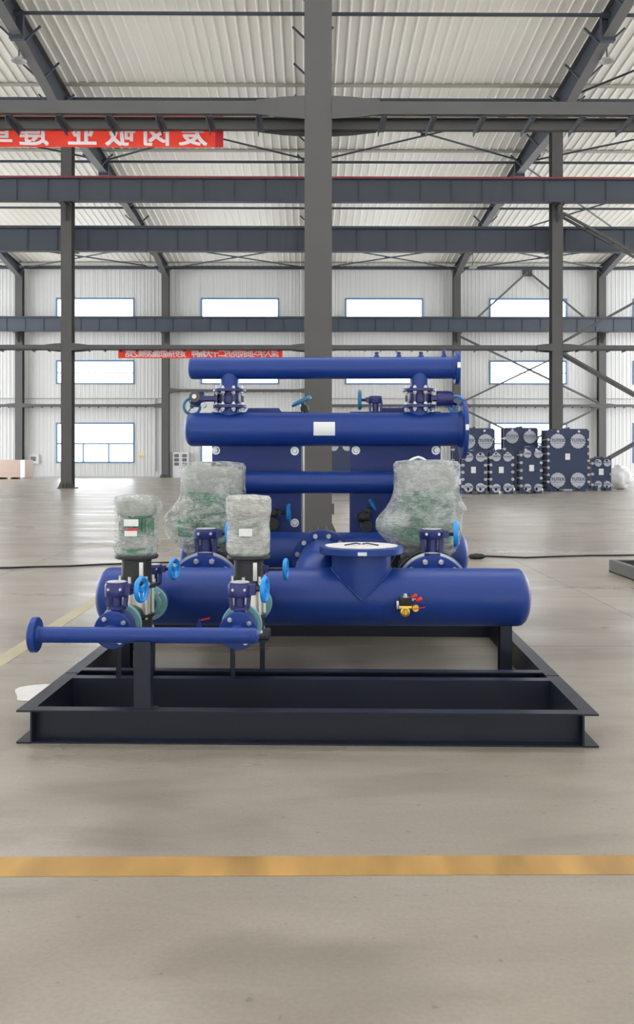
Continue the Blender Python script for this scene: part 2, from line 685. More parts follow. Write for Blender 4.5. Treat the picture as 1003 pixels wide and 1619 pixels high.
for bay in range(-3, 3):
    x0 = colx(bay)
    for k in range(12):
        xa, w = x0 + EDGES[k], EDGES[k + 1] - EDGES[k]
        segs = [(0, WTOP)]
        if 3 <= k < 9:
            segs = [(0, WZ[0][0]), (WZ[0][1], WZ[1][0]), (WZ[1][1], WZ[2][0]), (WZ[2][1], WTOP)]
        for za, zb in segs:
            inst('wall_panel', wall_panel(w, zb - za), wall, (xa, WALL_Y, za))
g = G()
g.box(colx(-3), colx(3), WALL_Y - 0.12, WALL_Y - 0.01, WTOP - 0.28, WTOP - 0.05)
t = structure('trim_1', (0, WALL_Y, 0))
part('eave_strip', g, 'beam', t)
g = G()
g.box(colx(-3), colx(3), WALL_Y - 0.10, WALL_Y - 0.005, 0.0, 0.10)
t = structure('baseboard_back', (0, WALL_Y, 0))
part('base_strip', g, 'lamp', t)
nwin = 0
for bay in range(-3, 3):
    xa = colx(bay) + 2.7
    for zi, (za, zb) in enumerate(WZ):
        nwin += 1
        o = structure('window_%d' % nwin, (xa, WALL_Y, za))
        xb = xa + 6.2
        yf0, yf1 = WALL_Y - 0.07, WALL_Y + 0.34
        t_ = 0.11
        g = G()
        g.box(xa, xa + t_, yf0, yf1, za, zb).box(xb - t_, xb, yf0, yf1, za, zb)
        g.box(xa + t_, xb - t_, yf0, yf1, za, za + t_).box(xa + t_, xb - t_, yf0, yf1, zb - t_, zb)
        part('window_frame', g, 'frame', o)
        zm = za + (zb - za) * 0.48
        if zi == 0:
            part('transom', G().box(xa + t_, xb - t_, yf0 + 0.03, yf1, zm - 0.05, zm + 0.05), 'frame', o)
            for f in (0.345, 0.672):
                part('mullion', G().box(xa + 6.2 * f - 0.05, xa + 6.2 * f + 0.05, yf0 + 0.03, yf1, za + t_, zm - 0.03), 'frame', o)
            rects = [(0.0, 0.345, 0, 1), (0.345, 0.672, 0, 1), (0.672, 1.0, 0, 1), (0, 1, 1, 2)]
        elif zi == 1:
            part('transom', G().box(xa + t_, xb - t_, yf0 + 0.05, yf1, zm - 0.03, zm + 0.03), 'lamp', o)
            rects = [(0, 1, 0, 1), (0, 1, 1, 2)]
        else:
            rects = [(0, 1, 0, 2)]
        lev = [za + t_, zm, zb - t_]
        for a, b_, l0, l1 in rects:
            part('pane', G().box(xa + t_ + (6.2 - 2 * t_) * a + 0.01, xa + t_ + (6.2 - 2 * t_) * b_ - 0.01, WALL_Y + 0.24, WALL_Y + 0.25, lev[l0] + 0.01, lev[l1] - 0.01), 'glass', o)
# ground beyond the windows
part('yard', G().box(-60, 60, 0.3, 60, -0.4, -0.31), 'wall', structure('ground', (0, 75.0, 0))) if False else None


t = structure('wall_front', (0, -16, 0))
part('wall_sheet', G().box(-36, 36, -16.2, -16, 0, 21.5), 'wall', t)
for nm, x in (('left', -36.2), ('right', 36.0)):
    t = structure('wall_' + nm, (x, 0, 0))
    part('wall_sheet', G().box(x, x + 0.2, -16, 25, 0, 18.5), 'wall', t)


# columns
def column(i, y, w, d, h, label, base=True, corbels=()):
    x = colx(i)
    t = thing('steel_column', label, 'column', (x, y, 0), False)
    tt = 0.03
    part('flange', G().box(x - w / 2, x + w / 2, y - d / 2, y - d / 2 + tt, 0, h), 'steel', t)
    part('flange', G().box(x - w / 2, x + w / 2, y + d / 2 - tt, y + d / 2, 0, h), 'steel', t)
    part('web', G().box(x - 0.012, x + 0.012, y - d / 2 + tt, y + d / 2 - tt, 0, h), 'steel', t)
    g = G().box(x - w / 2 - 0.13, x + w / 2 + 0.13, y - d / 2 - 0.13, y + d / 2 + 0.13, 0, 0.045)
    part('base_plate', g, 'steel', t)
    for sx in (-1, 1):
        g = G()
        g.prism([(x + sx * w / 2, 0.045), (x + sx * (w / 2 + 0.12), 0.045), (x + sx * (w / 2 + 0.12), 0.09), (x + sx * w / 2, 0.35)], 'y', y - d / 2 + 0.01, y - d / 2 + 0.03)
        part('base_stiffener', g, 'steel', t)
    for sx in (-0.3, 0.0, 0.3):
        g = G()
        g.prism([(y - d / 2, 0.045), (y - d / 2 - 0.12, 0.045), (y - d / 2 - 0.12, 0.09), (y - d / 2, 0.3)], 'x', x + sx * w - 0.01, x + sx * w + 0.01)
        part('base_stiffener', g, 'steel', t)
    for yy, sgn, zt in corbels:
        g = G()
        y1 = y + sgn * d / 2
        g.prism([(y1, zt - 0.8), (y1, zt), (yy + sgn * 0.3, zt), (yy + sgn * 0.3, zt - 0.25)], 'x', x - 0.02, x + 0.02)
        g.box(x - w / 2, x + w / 2, min(y1, yy + sgn * 0.3), max(y1, yy + sgn * 0.3), zt - 0.03, zt)
        part('corbel', g, 'steel', t)
    return t


t = column(0, YN, 0.405, 0.72, roof_z(YN) - 0.1, 'broad grey steel column standing right behind the blue pipe skid')
part('side_lug', G().box(XC + 0.2025, XC + 0.235, YN - 0.36, YN - 0.30, 0.47, 0.63), 'steel', t)
column(-1, YM, 0.5, 0.62, 16.9, 'grey column on the open floor left of the skid, carrying the two crane beams', corbels=((42.4, -1, 13.22), (44.0, 1, 11.30)))
column(1, YM, 0.5, 0.62, 16.9, 'grey column rising behind the parked navy heat exchangers', corbels=((42.4, -1, 13.22), (44.0, 1, 11.30)))
column(0, YM, 0.5, 0.62, 16.9, 'middle row grey column standing directly behind the broad near column', corbels=((42.4, -1, 13.22), (44.0, 1, 11.30)))
for i, lab in ((-2, 'grey wall column at the far left end of the windowed wall'), (-1, 'grey wall column between the first and second window stacks, beside the fire cabinet'),
               (0, 'grey wall column in the centre of the windowed wall, behind the broad column'), (1, 'grey wall column between the third and fourth window stacks, left of the crossed bracing'),
               (2, 'grey wall column at the right end of the windowed wall, right of the crossed bracing')):
    column(i, YW - 0.2, 0.58, 0.55, 16.4, lab, corbels=((71.5, -1, 11.35),))


# rafters
def rafter(i, label):
    x = colx(i)
    t = thing('roof_rafter', label, 'rafter', (x, YM, 16.9), False)
    bot = [(72.2, 15.75), (70.3, 16.05), (66.5, 16.62), (62.8, 16.78), (57.7, 16.95), (50.6, 17.15), (46.5, 17.0), (43.4, 16.85), (42.8, 16.85), (39.5, 17.35), (35.4, 17.75), (28.0, 18.35), (24.2, 18.6)]
    top = [(y, roof_z(y) - 0.13) for y, z in reversed(bot)]
    part('web', G().prism(bot + top, 'x', x - 0.012, x + 0.012), 'beam', t)
    g = G()
    for (ya, za), (yb, zb) in zip(bot, bot[1:]):
        g.bar((x, ya, za), (x, yb, zb), 0.42, 0.03)
    part('bottom_flange', g, 'rafter', t)  # lit underside painted in, paler than the web
    g = G()
    for (ya, za), (yb, zb) in zip(top, top[1:]):
        g.bar((x, ya, za), (x, yb, zb), 0.42, 0.03)
    part('top_flange', g, 'steel', t)
    for y in (35.6, 50.6, 61.5):
        zb = 17.75 if y < 40 else 17.15 if y < 55 else 16.82
        part('splice_plate', G().box(x - 0.27, x + 0.27, y - 0.12, y + 0.12, zb - 0.16, roof_z(y) - 0.14), 'beam', t)
    for y in (71.5, 67.9, 64.2, 60.4, 56.7, 53.0, 49.2, 45.6, 41.2, 38.7, 36.0, 33.4, 30.0):
        zb = 16.8
        for (ya, za), (yb, zb_) in zip(bot, bot[1:]):
            if yb <= y <= ya:
                zb = za + (zb_ - za) * (ya - y) / (ya - yb)
        for s in (-1, 1):
            part('fly_brace', G().bar((x + s * 0.17, y, zb + 0.03), (x + s * 0.80, y, zb + 0.62), 0.075, 0.075), 'beam', t)


for i, lab in ((-2, 'roof rafter meeting the wall at its far left end'), (-1, 'roof rafter slanting down behind the red banner, left of the broad column'),
               (0, 'roof rafter running behind the broad central column'), (1, 'roof rafter slanting down right of the broad column towards the crossed bracing'),
               (2, 'roof rafter meeting the wall at its right end')):
    rafter(i, lab)

# round tie pipes between the rafters
for k, y in enumerate(TIES[1:6]):
    zt = roof_z(y) - 0.42
    nm = ['fifth and farthest', 'fourth', 'third', 'second', 'first and nearest'][k]
    t = thing('roof_tie_pipe', 'long thin horizontal tie pipe under the roof, %s from the camera' % nm, 'tie pipe', (0, y, zt), False)
    part('pipe', G().cyl((-36, y, zt), (36, y, zt), 0.07, 10), 'beam', t)
    ep = cached('endplate', lambda: G().box(-0.3, 0.3, -0.01, 0.01, -0.12, 0.12).mesh('end_plate', 'beam'))
    for i in range(-2, 3):
        inst('end_plate', ep, t, (colx(i), y, zt))


# diagonal rods in the roof plane
def roof_x(ya, yb, bays, label):
    t = thing('roof_bracing', label, 'bracing', (0, (ya + yb) / 2, roof_z(ya) - 0.35), False)
    for i in bays:
        a, b_ = colx(i) + 0.15, colx(i + 1) - 0.15
        part('brace_rod', G().cyl((a, ya, roof_z(ya) - 0.42), (b_, yb, roof_z(yb) - 0.42), 0.05, 8), 'beam', t)
        part('brace_rod', G().cyl((b_, ya, roof_z(ya) - 0.50), (a, yb, roof_z(yb) - 0.50), 0.05, 8), 'beam', t)
        xm, ym = (a + b_) / 2, (ya + yb) / 2
        part('cross_plate', G().box(xm - 0.25, xm + 0.25, ym - 0.12, ym + 0.12, roof_z(ym) - 0.48, roof_z(ym) - 0.44), 'beam', t)


roof_x(42.8, 49.8, (-2, -1, 0, 1), 'crossed rods under the roof just behind the near double tie')
roof_x(65.4, 71.9, (-3, -2, -1, 0, 1, 2), 'crossed rods under the roof along the top of the back wall')
roof_x(50.4, 64.8, (1, 2), 'long crossed rods under the roof in the right end bay')
roof_x(28.5, 42.2, (1, 2), 'crossed rods under the roof at the upper right corner')


# crane beams
def crane_beam(y, z0, z1, label):
    t = thing('crane_beam', label, 'crane beam', (0, y, z0), False)
    part('flange', G().box(-36, 36, y - 0.2, y + 0.2, z1 - 0.04, z1), 'beam', t)
    part('flange', G().box(-36, 36, y - 0.16, y + 0.16, z0, z0 + 0.04), 'beam', t)
    part('web', G().box(-36, 36, y - 0.012, y + 0.012, z0 + 0.04, z1 - 0.04), 'beam', t)
    part('rail', G().box(-36, 36, y - 0.05, y + 0.05, z1, z1 + 0.11), 'beam', t)
    st = cached(('stiff', round(z1 - z0, 2)), lambda: G().box(-0.005, 0.005, -0.06, -0.012, 0.04, z1 - z0 - 0.04).mesh('stiffener', 'beam'))
    for k in range(-22, 23):
        inst('stiffener', st, t, (XC + BAY / 8 * k + 0.7, y, z0))


crane_beam(42.4, 13.24, 14.32, 'upper long blue-grey crane beam passing in front of the middle columns')
crane_beam(44.05, 11.32, 12.45, 'lower long blue-grey crane beam passing behind the middle columns')
crane_beam(71.5, 11.38, 12.46, 'long blue-grey crane beam on the back wall columns, crossing the upper windows')
# red conductor strip on the near crane beam
t = thing('conductor_rail', 'thin red power strip along the top of the upper crane beam', 'rail', (0, 42.15, 14.32), False)
part('strip', G().box(-36, 36, 42.16, 42.19, 14.325, 14.36), 'hem', t)


# double ties between columns, joined by short battens
def tie(i0, y, gap, z, label, h=0.19, wcol=0.4, gus=0.34):
    xa, xb = colx(i0) + wcol / 2, colx(i0 + 1) - wcol / 2
    t = thing('column_tie', label, 'tie beam', ((xa + xb) / 2, y, z), False)
    for s in (-1, 1):
        yc = y + s * gap / 2
        g = G()
        g.box(xa, xb, yc - 0.012, yc + 0.012, z - h / 2, z + h / 2)
        g.box(xa, xb, min(yc, yc - s * 0.09), max(yc, yc - s * 0.09), z + h / 2 - 0.014, z + h / 2)
        g.box(xa, xb, min(yc, yc - s * 0.09), max(yc, yc - s * 0.09), z - h / 2, z - h / 2 + 0.014)
        part('chord', g, 'steel', t)
        for e, x in ((1, xa), (-1, xb)):
            g = G().prism([(x, z - gus / 2), (x + e * gus, z - gus / 2 + 0.02), (x + e * gus * 2.1, z - h / 2 - 0.01), (x + e * gus * 2.1, z + h / 2 + 0.01), (x + e * gus, z + gus / 2 - 0.02), (x, z + gus / 2)], 'y', yc + s * 0.012, yc + s * 0.03)
            part('gusset_plate', g, 'steel', t)
    bt = cached(('batten', gap), lambda: G().bar((0, -gap / 2 + 0.02, 0), (0.0, gap / 2 - 0.02, -0.0), 0.09, 0.02).box(-0.05, -0.04, -gap / 2 + 0.02, gap / 2 - 0.02, -0.08, 0.0).mesh('batten', 'beam'))
    n = int((xb - xa - 1.2) / 0.74)
    for k in range(n + 1):
        inst('batten', bt, t, (xa + 0.78 + 0.74 * k, y, z - h / 2 - 0.012))
    return t


tie(-1, YN, 0.70, 6.48, 'near double tie beam reaching left from the broad column, in front of the banner')
tie(0, YN, 0.70, 6.48, 'near double tie beam reaching right from the broad column')
tie(-2, YM, 0.6, 6.6, 'thin double tie at the left end of the middle column row', wcol=0.5)
tie(-1, YM, 0.6, 6.6, 'thin double tie carrying the small far banner', wcol=0.5)
tie(0, YM, 0.6, 6.6, 'thin double tie just above the top blue pipe, right of the broad column', wcol=0.5)
tie(1, YM, 0.6, 6.6, 'thin double tie right of the column behind the parked exchangers', wcol=0.5)
for i, z, lab in ((-3, 5.67, 'thin tie on the back wall beyond its far left column'), (-2, 5.67, 'thin tie on the back wall under the first middle window'),
                  (-1, 6.85, 'thin tie on the back wall, higher than the others, under the second middle window'),
                  (0, 5.67, 'thin tie on the back wall under the third middle window'), (1, 5.67, 'thin tie on the back wall between the crossed braces'),
                  (2, 5.67, 'thin tie on the back wall beyond its right end column')):
    tie(i, YW - 0.25, 0.4, z, lab, wcol=0.58)


# crossed bracing in the right-hand bays
def brace_bay(y, xa, xb, runs, w, label, mid):
    t = thing('wall_bracing', label, 'bracing', ((xa + xb) / 2, y, 0), False)
    for k, (z0, z1) in enumerate(runs):
        for s in (-0.11, 0.11):
            part('brace_bar', G().bar((xa, y + s * mid, z0), (xb, y + s * mid, z1), w, w), 'steel', t)
        g = G()
        for q in range(1, 9):
            f = q / 9
            g.box(xa + (xb - xa) * f - 0.04, xa + (xb - xa) * f + 0.04, y - 0.11 * mid, y + 0.11 * mid, z0 + (z1 - z0) * f - 0.02, z0 + (z1 - z0) * f + 0.02)
        part('lacing', g, 'steel', t)
    return t


brace_bay(YM, colx(1) + 0.26, colx(2) - 0.26, [(0.15, 6.35), (6.35, 0.15), (6.85, 12.9), (12.9, 6.85)], 0.11, 'laced crossed bracing right of the column behind the parked exchangers', 2.2)
brace_bay(YW - 0.3, colx(1) + 0.3, colx(2) - 0.3, [(5.9, 11.1), (11.1, 5.9), (0.2, 5.5), (5.5, 0.2)], 0.13, 'crossed bracing on the back wall across the fourth window stack', 0.5)
t = thing('wall_bracing', 'inverted V bracing above the crane beam at the fourth window stack', 'bracing', ((colx(1) + colx(2)) / 2, YW - 0.3, 12.5), False)
xm = (colx(1) + colx(2)) / 2
for s in (-1, 1):
    part('brace_bar', G().bar((xm, YW + 0.2, 16.35), (xm + s * 4.3, YW - 0.85, 12.45), 0.12, 0.14), 'steel', t)
part('gusset_plate', G().box(xm - 0.35, xm + 0.35, YW + 0.18, YW + 0.36, 16.0, 16.5), 'steel', t)


# banners (the photograph shows their writing mirrored)
def banner(y, x0, x1, z0, z1, label, chars, size, bold, hem=None, drop=0.0):
    t = thing('banner', label, 'banner', ((x0 + x1) / 2, y, z0), False)
    g = G()
    n = 40
    P = []
    for k in range(n + 1):
        x = x0 + (x1 - x0) * k / n
        yy = y + 0.007 * math.sin(k * 1.1)
        P.append([g.bm.verts.new((x, yy, z)) for z in (z0, (z0 + z1) / 2, z1)])
    for A, B in zip(P, P[1:]):
        for j in range(2):
            g.bm.faces.new((A[j], B[j], B[j + 1], A[j + 1]))
    ret = bmesh.ops.solidify(g.bm, geom=g.bm.faces[:], thickness=0.006)
    part('cloth', g, 'banner', t)
    if hem:
        part('hem', G().box(x1 - hem, x1 + 0.004, y - 0.022, y - 0.014, z0, z1), 'hem', t)
    for x, ch in chars:
        inst('character', text_mesh(ch, ch, size, 'banner_text', True, bold, 0.002), t, (x, y - 0.022, (z0 + z1) / 2 - drop))
    return t


yb = 14.40
A = wy(353, 207, yb)
z1, z0 = wy(200, 180, yb).z, wy(200, 233, yb).z
chs = [(wy(px, 207, yb).x, ch) for px, ch in ((305, '爱'), (248, '岗'), (191, '敬'), (131, '业'), (55, '遵'), (-3, '章'), (-60, '守'), (-118, '纪'))]
banner(yb, wy(-170, 207, yb).x, A.x, z0, z1, 'large red banner hanging behind the near tie beam, upper left', chs, 0.48, 0.021, 0.12, 0.02)
yb = 43.425
xa, xb = wy(187, 556, yb).x, wy(447, 556, yb).x
S = '深入学习贯彻党的二十大精神 走好高质量发展之路'
chs = []
for k, ch in enumerate(S):
    if ch != ' ':
        chs.append((wy(435 - k * 10.5, 556, yb).x, ch))
banner(yb, xa, xb, wy(300, 566.5, yb).z, wy(300, 547.5, yb).z, 'small red banner on the far tie above the left end of the top pipe', chs, 0.38, 0.026, None, 0.055)

# high-bay lamps under the roof
for px, py, y, lab in ((30, 97, 37.0, 'round high-bay lamp at the upper left edge'), (960, 97, 37.0, 'round high-bay lamp at the upper right edge'),
                       (238, 420, 68.0, 'round high-bay lamp above the first wall column'), (748, 424, 68.0, 'round high-bay lamp beside the rafter above the crossed bracing')):
    p = wy(px, py, y)
    t = thing('ceiling_lamp', lab, 'lamp', p, False)
    part('shade', G().lathe([(0.08, 0.14), (0.17, 0.12), (0.30, 0.05), (0.31, 0.0), (0.28, 0.0), (0.15, 0.08), (0, 0.08)], p, (0, 0, 1), 24), 'lamp', t)
    part('stem', G().cyl(p + Vector((0, 0, 0.2)), (p.x, p.y, roof_z(y)), 0.025, 8), 'beam', t)

# things on and by the back wall
yv = WALL_Y - 0.07
p0, p1 = wy(273, 755, 72.2), wy(298, 715, 72.2)
x0, x1, zt = p0.x, p1.x, p1.z
t = thing('fire_cabinet', 'pale two-door cabinet with dark windows at the foot of the wall', 'cabinet', (x0, 72.5, 0), False)
part('body', G().box(x0, x1, 72.25, 72.75, 0, zt), 'cabinet', t)
hw = (x1 - x0) / 2
for k in range(2):
    xa = x0 + hw * k
    d = part('door', G().box(xa + 0.03, xa + hw - 0.03, 72.22, 72.25, zt * 0.44, zt - 0.06), 'cabinet', t)
    for q in range(3):
        za = zt * 0.47 + q * zt * 0.165
        part('window', G().box(xa + 0.13, xa + hw - 0.13, 72.205, 72.22, za, za + zt * 0.13), 'dark_glass', d)
    part('handle', G().box(xa + (hw - 0.09 if k == 0 else 0.06), xa + (hw - 0.06 if k == 0 else 0.09), 72.20, 72.22, zt * 0.66, zt * 0.76), 'zinc', d)
p0, p1 = wy(45, 733, yv), wy(62, 718, yv)
t = thing('control_box', 'small white framed box on the wall by the far left column', 'box', (p0.x, yv, p0.z), False)
part('body', G().box(p0.x, p1.x, yv - 0.15, yv, p0.z, p1.z), 'cabinet', t)
part('screen', G().box(p0.x + 0.22, p1.x - 0.22, yv - 0.165, yv - 0.15, p0.z + 0.2, p1.z - 0.2), 'dark_glass', t)
p = wf(39, 757.5)
zt = wy(39, 727, p.y).z
t = thing('plywood_crate', 'pinkish plywood crate on the floor at the far left', 'crate', p, False)
part('body', G().box(p.x - 2.2, p.x, p.y, p.y + 2.0, 0.12, zt, 0.01), 'card', t)
for dx in (-2.1, -1.2, -0.3):
    part('runner', G().box(p.x + dx, p.x + dx + 0.2, p.y, p.y + 2.0, 0, 0.12), 'card', t)
part('corner_batten', G().box(p.x - 0.30, p.x + 0.02, p.y - 0.03, p.y, 0.12, zt), 'paper', t)
# conduit pipes on the wall
t = thing('wall_conduit', 'thin grey conduit on the back wall dropping left of the fire cabinet', 'conduit', (wy(245, 640, yv).x, yv, 0.6), False)
xa = wy(246, 640, yv).x
za, zb = wy(246, 745, yv).z, wy(246, 630, yv).z
part('drop_pipe', G().cyl((xa, yv - 0.02, za), (xa, yv - 0.02, zb), 0.045, 8), 'lamp', t)
part('run_pipe', G().cyl((colx(-3), yv - 0.05, zb), (colx(-1), yv - 0.05, zb), 0.04, 8), 'lamp', t)
t = thing('wall_conduit', 'thin grey conduit on the back wall right of the broad column', 'conduit', (colx(1), yv, 6.1), False)
part('run_pipe', G().cyl((colx(0), yv - 0.05, zb), (colx(3), yv - 0.05, zb), 0.04, 8), 'lamp', t)
xa = wy(751, 640, yv).x
part('drop_pipe', G().cyl((xa, yv - 0.02, 0.6), (xa, yv - 0.02, zb), 0.045, 8), 'lamp', t)
p = wy(221, 721, yv)
t = thing('notice_plate', 'tiny yellow notice on the wall right of the first lower window', 'notice', p, False)
part('plate', G().box(p.x - 0.1, p.x + 0.35, yv - 0.02, yv, p.z - 0.06, p.z + 0.08), 'brass', t)


# parked heat exchangers, far right
def far_exchanger(px0, px1, pt, pb, label, depth=1.0, ports=None, pr=7, big=False, name_at=None, nuts=5, chamfer=False, y=None):
    p = wf((px0 + px1) / 2, pb)
    y = p.y if y is None else y
    a, b_ = wy(px0, pt, y), wy(px1, pb, y)
    x0, x1, z1 = a.x, b_.x, a.z
    s = y / F
    t = thing('plate_heat_exchanger', label, 'heat exchanger', ((x0 + x1) / 2, y, 0), False, 'navy heat exchangers parked at the far right')
    th = 0.09
    w = x1 - x0
    foot = 0.10
    if chamfer:
        poly = [(x0, foot), (x1, foot), (x1, z1), (x0 + w * 0.28, z1), (x0, z1 - w * 0.25)]
    else:
        c_ = w * 0.05
        poly = [(x0, foot), (x1, foot), (x1, z1 - c_), (x1 - c_, z1), (x0 + c_, z1), (x0, z1 - c_)]
    part('frame_plate', G().prism(poly, 'y', y, y + th), 'navy', t)
    part('plate_pack', G().box(x0 + w * 0.06, x1 - w * 0.06, y + th, y + th + depth * 0.55, foot + 0.08, z1 - 0.12), 'plates', t)
    part('pressure_plate', G().box(x0, x1, y + th + depth * 0.55, y + th + depth * 0.55 + 0.08, foot, z1 - 0.02), 'navy', t)
    part('carrying_bar', G().box((x0 + x1) / 2 - 0.05, (x0 + x1) / 2 + 0.05, y - 0.05, y + depth, z1 - 0.02, z1 + 0.06), 'navy', t)
    for fx in (0.14, 0.86):
        part('foot', G().box(x0 + w * fx - 0.12, x0 + w * fx + 0.12, y - 0.03, y + depth * 0.75, 0, foot), 'navy', t)
    part('support_column', G().box((x0 + x1) / 2 - 0.06, (x0 + x1) / 2 + 0.06, y + depth, y + depth + 0.1, 0, z1 - 0.02), 'navy', t)
    g = G()
    for k in range(nuts):
        z = foot + (z1 - foot) * (0.12 + 0.70 * k / (nuts - 1))
        for x in (x0 + 0.03, x1 - 0.03):
            g.cyl((x, y - 0.06, z), (x, y + th + depth * 0.62, z), 0.03, 6)
            g.lathe([(0.062, 0), (0.062, 0.06)], (x, y - 0.06, z), (0, 1, 0), 6)
    for fx in (0.25, 0.75):
        for z in (z1 - 0.11, foot + 0.08):
            g.lathe([(0.055, 0), (0.055, 0.05)], (x0 + w * fx, y - 0.05, z), (0, 1, 0), 6)
    part('tie_bolts', g, 'zinc', t, stuff=True)
    for (px, py) in ports:
        q = wy(px, py, y)
        r = pr * s
        g = G()
        if big:
            n = 32
            pts = [(q.x + (r if k % 2 else r * 0.91) * math.cos(2 * PI * k / n), q.z + (r if k % 2 else r * 0.91) * math.sin(2 * PI * k / n)) for k in range(n)]
            g.prism(pts, 'y', y - 0.05, y)
        else:
            g.lathe([(r, 0.05), (r, 0.012), (r * 0.94, 0)], (q.x, y - 0.05, q.z), (0, 1, 0), 24)
        dsc = part('port_cover', g, 'disc', t)
        tm = cached(('tt', pr), lambda: text_mesh('TUTEX', 'TUTEX', r * 0.56, 'disc_text', False, 0.02))
        inst('lettering', tm, dsc, (q.x, y - 0.054, q.z + r * 0.12))
        if big:
            part('underline', G().box(q.x - r * 0.7, q.x + r * 0.7, y - 0.053, y - 0.05, q.z - r * 0.28, q.z - r * 0.24), 'disc_text', dsc)
    if name_at:
        q = wy(*name_at, y)
        part('nameplate', G().box(q.x - 0.075 * s * 50, q.x + 0.075 * s * 50, y - 0.012, y, q.z - 0.1 * s * 50, q.z + 0.1 * s * 50), 'white', t)
    return t


far_exchanger(716, 783, 677, 776, 'large navy exchanger half hidden by the flanged end of the thick blue pipe', 0.8, [(740, 698), (768, 698)], 12, True)
far_exchanger(797, 851, 676, 775, 'tall navy exchanger with stepped top behind the row of smaller ones', 0.8, [(810, 691), (838, 691)], 10.5, True)
far_exchanger(866, 932, 678, 777, 'largest navy exchanger with four big toothed port covers', 1.6, [(882, 697.5), (914, 697.5), (882, 759), (914, 759)], 12.2, True, (898, 722), 7)
far_exchanger(731, 769, 713, 781, 'small navy exchanger next to the end of the thick blue pipe', 0.8, [(741, 723), (760, 723), (741, 771), (760, 771)], 7.3, False, (749, 743))
far_exchanger(775, 812, 712, 781, 'small navy exchanger, second in the front row, two sizes of port covers', 0.8, [(785, 722.5), (803, 723), (785, 772), (803, 771)], 7.0, False, (793, 743))
far_exchanger(823, 857, 707, 780.5, 'small navy exchanger with a chamfered top corner', 0.9, [(834, 718), (851, 718), (834, 771), (851, 771)], 6.2, False, (841, 740), 5, True)
far_exchanger(936, 967, 724, 776, 'smallest navy exchanger at the right end of the row', 0.9, [(946, 732), (960, 732), (946, 766), (960, 766)], 5.8, False, (951, 746), 3)
far_exchanger(521, 559, 692, 777, 'navy exchanger glimpsed in the gap between the two blue exchangers', 0.9, [(528, 706), (549, 706)], 7.3, False, None, 4)

# white wrapped bundle beside the smallest exchanger
p = wf(979, 774)
t = thing('wrapped_bundle', 'white plastic-wrapped bundle right of the smallest exchanger', 'bundle', p, False)


def blob(g, c_, rx, ry, rz, amp, seg=28, rings=16, seed=0.0):
    V = []
    for i in range(rings + 1):
        a = PI * i / rings
        row = []
        for k in range(seg):
            b_ = 2 * PI * k / seg
            d = Vector((math.sin(a) * math.cos(b_), math.sin(a) * math.sin(b_), math.cos(a)))
            q = 1 + amp * noise.noise(d * 2.3 + Vector((seed, 0, 0))) + amp * 0.6 * noise.noise(d * 6 + Vector((seed, 3, 0)))
            row.append(g.bm.verts.new(Vector(c_) + Vector((d.x * rx, d.y * ry, d.z * rz)) * q))
        V.append(row)
    for A, B in zip(V, V[1:]):
        for k in range(seg):
            j = (k + 1) % seg
            g.bm.faces.new((A[k], B[k], B[j], A[j]))
    bmesh.ops.remove_doubles(g.bm, verts=g.bm.verts, dist=1e-4)
    return g


part('wrapping', blob(G(), p + Vector((0.15, 0.3, 0.52)), 0.55, 0.5, 0.54, 0.25), 'paper', t, angle=80)

# near things on the floor: cable, connector, another frame at the right edge, plastic sheet
pts = []
for px, py in ((-30, 900), (20, 899), (60, 897.5), (110, 896.5), (165, 894), (260, 891), (400, 888), (560, 885), (680, 883), (735, 881.5), (770, 880.5), (830, 882.5), (880, 881), (930, 879.5), (1040, 879)):
    q = wf(px, py)
    pts.append(Vector((q.x, q.y, 0.012)))
sm = []
for i in range(len(pts) - 1):
    for f in (0, 0.33, 0.66):
        q = pts[i].lerp(pts[i + 1], f)
        sm.append(q + Vector((0, 0.05 * noise.noise(q * 1.3), 0)))
sm.append(pts[-1])
t = thing('power_cable', 'thin black cable lying across the floor behind the skid', 'cable', pts[0], False)
part('cable_run', G().tube(sm, 0.011, 8), 'rubber', t)
q = wf(755, 884.5)
t = thing('cable_connector', 'black cable connector on the floor right of the skid', 'connector', q, False)
g = G().lathe([(0.015, 0), (0.03, 0.02), (0.036, 0.07), (0.036, 0.17), (0.018, 0.21)], (q.x - 0.11, q.y, 0.037), (1, 0.1, 0), 12)
part('plug_body', g, 'rubber', t)
part('grip_ring', G().lathe([(0.039, 0.09), (0.039, 0.12)], (q.x - 0.11, q.y, 0.039), (1, 0.1, 0), 12), 'black', t)

q = wf(963.5, 903.5)
t = thing('steel_base_frame', 'corner of another grey steel base frame on the floor at the right edge', 'frame', q, False)
h = 0.125
part('side_rail', G().box(q.x, q.x + 0.01, q.y - 2.4, q.y, 0, h).box(q.x - 0.0, q.x + 0.07, q.y - 2.4, q.y, h, h + 0.01).box(q.x, q.x + 0.07, q.y - 2.4, q.y, 0, 0.01), 'steel', t)
part('end_rail', G().box(q.x + 0.07, q.x + 2.4, q.y - 0.01, q.y, 0, h).box(q.x + 0.07, q.x + 2.4, q.y - 0.07, q.y, h, h + 0.01), 'steel', t)
q = wf(62, 1095)
t = thing('plastic_sheet', 'scrap of white plastic sheet on the floor left of the skid rail', 'sheet', q, False)
g = G()
pl = [(q.x + 0.13 * math.cos(a) * (1 + 0.25 * math.sin(3 * a)), q.y + 0.20 * math.sin(a) * (1 + 0.1 * math.cos(2 * a))) for a in (2 * PI * k / 24 for k in range(24))]
g.prism(pl, 'z', 0.001, 0.003)
part('sheet', g, 'cover', t)

# ================================================================== THE SKID
def Zc(v):
    return v + SO.dot(SV)


def px2m(n, v):
    return n / F * Zc(v)


SH, WEB = 0.147, 1.222


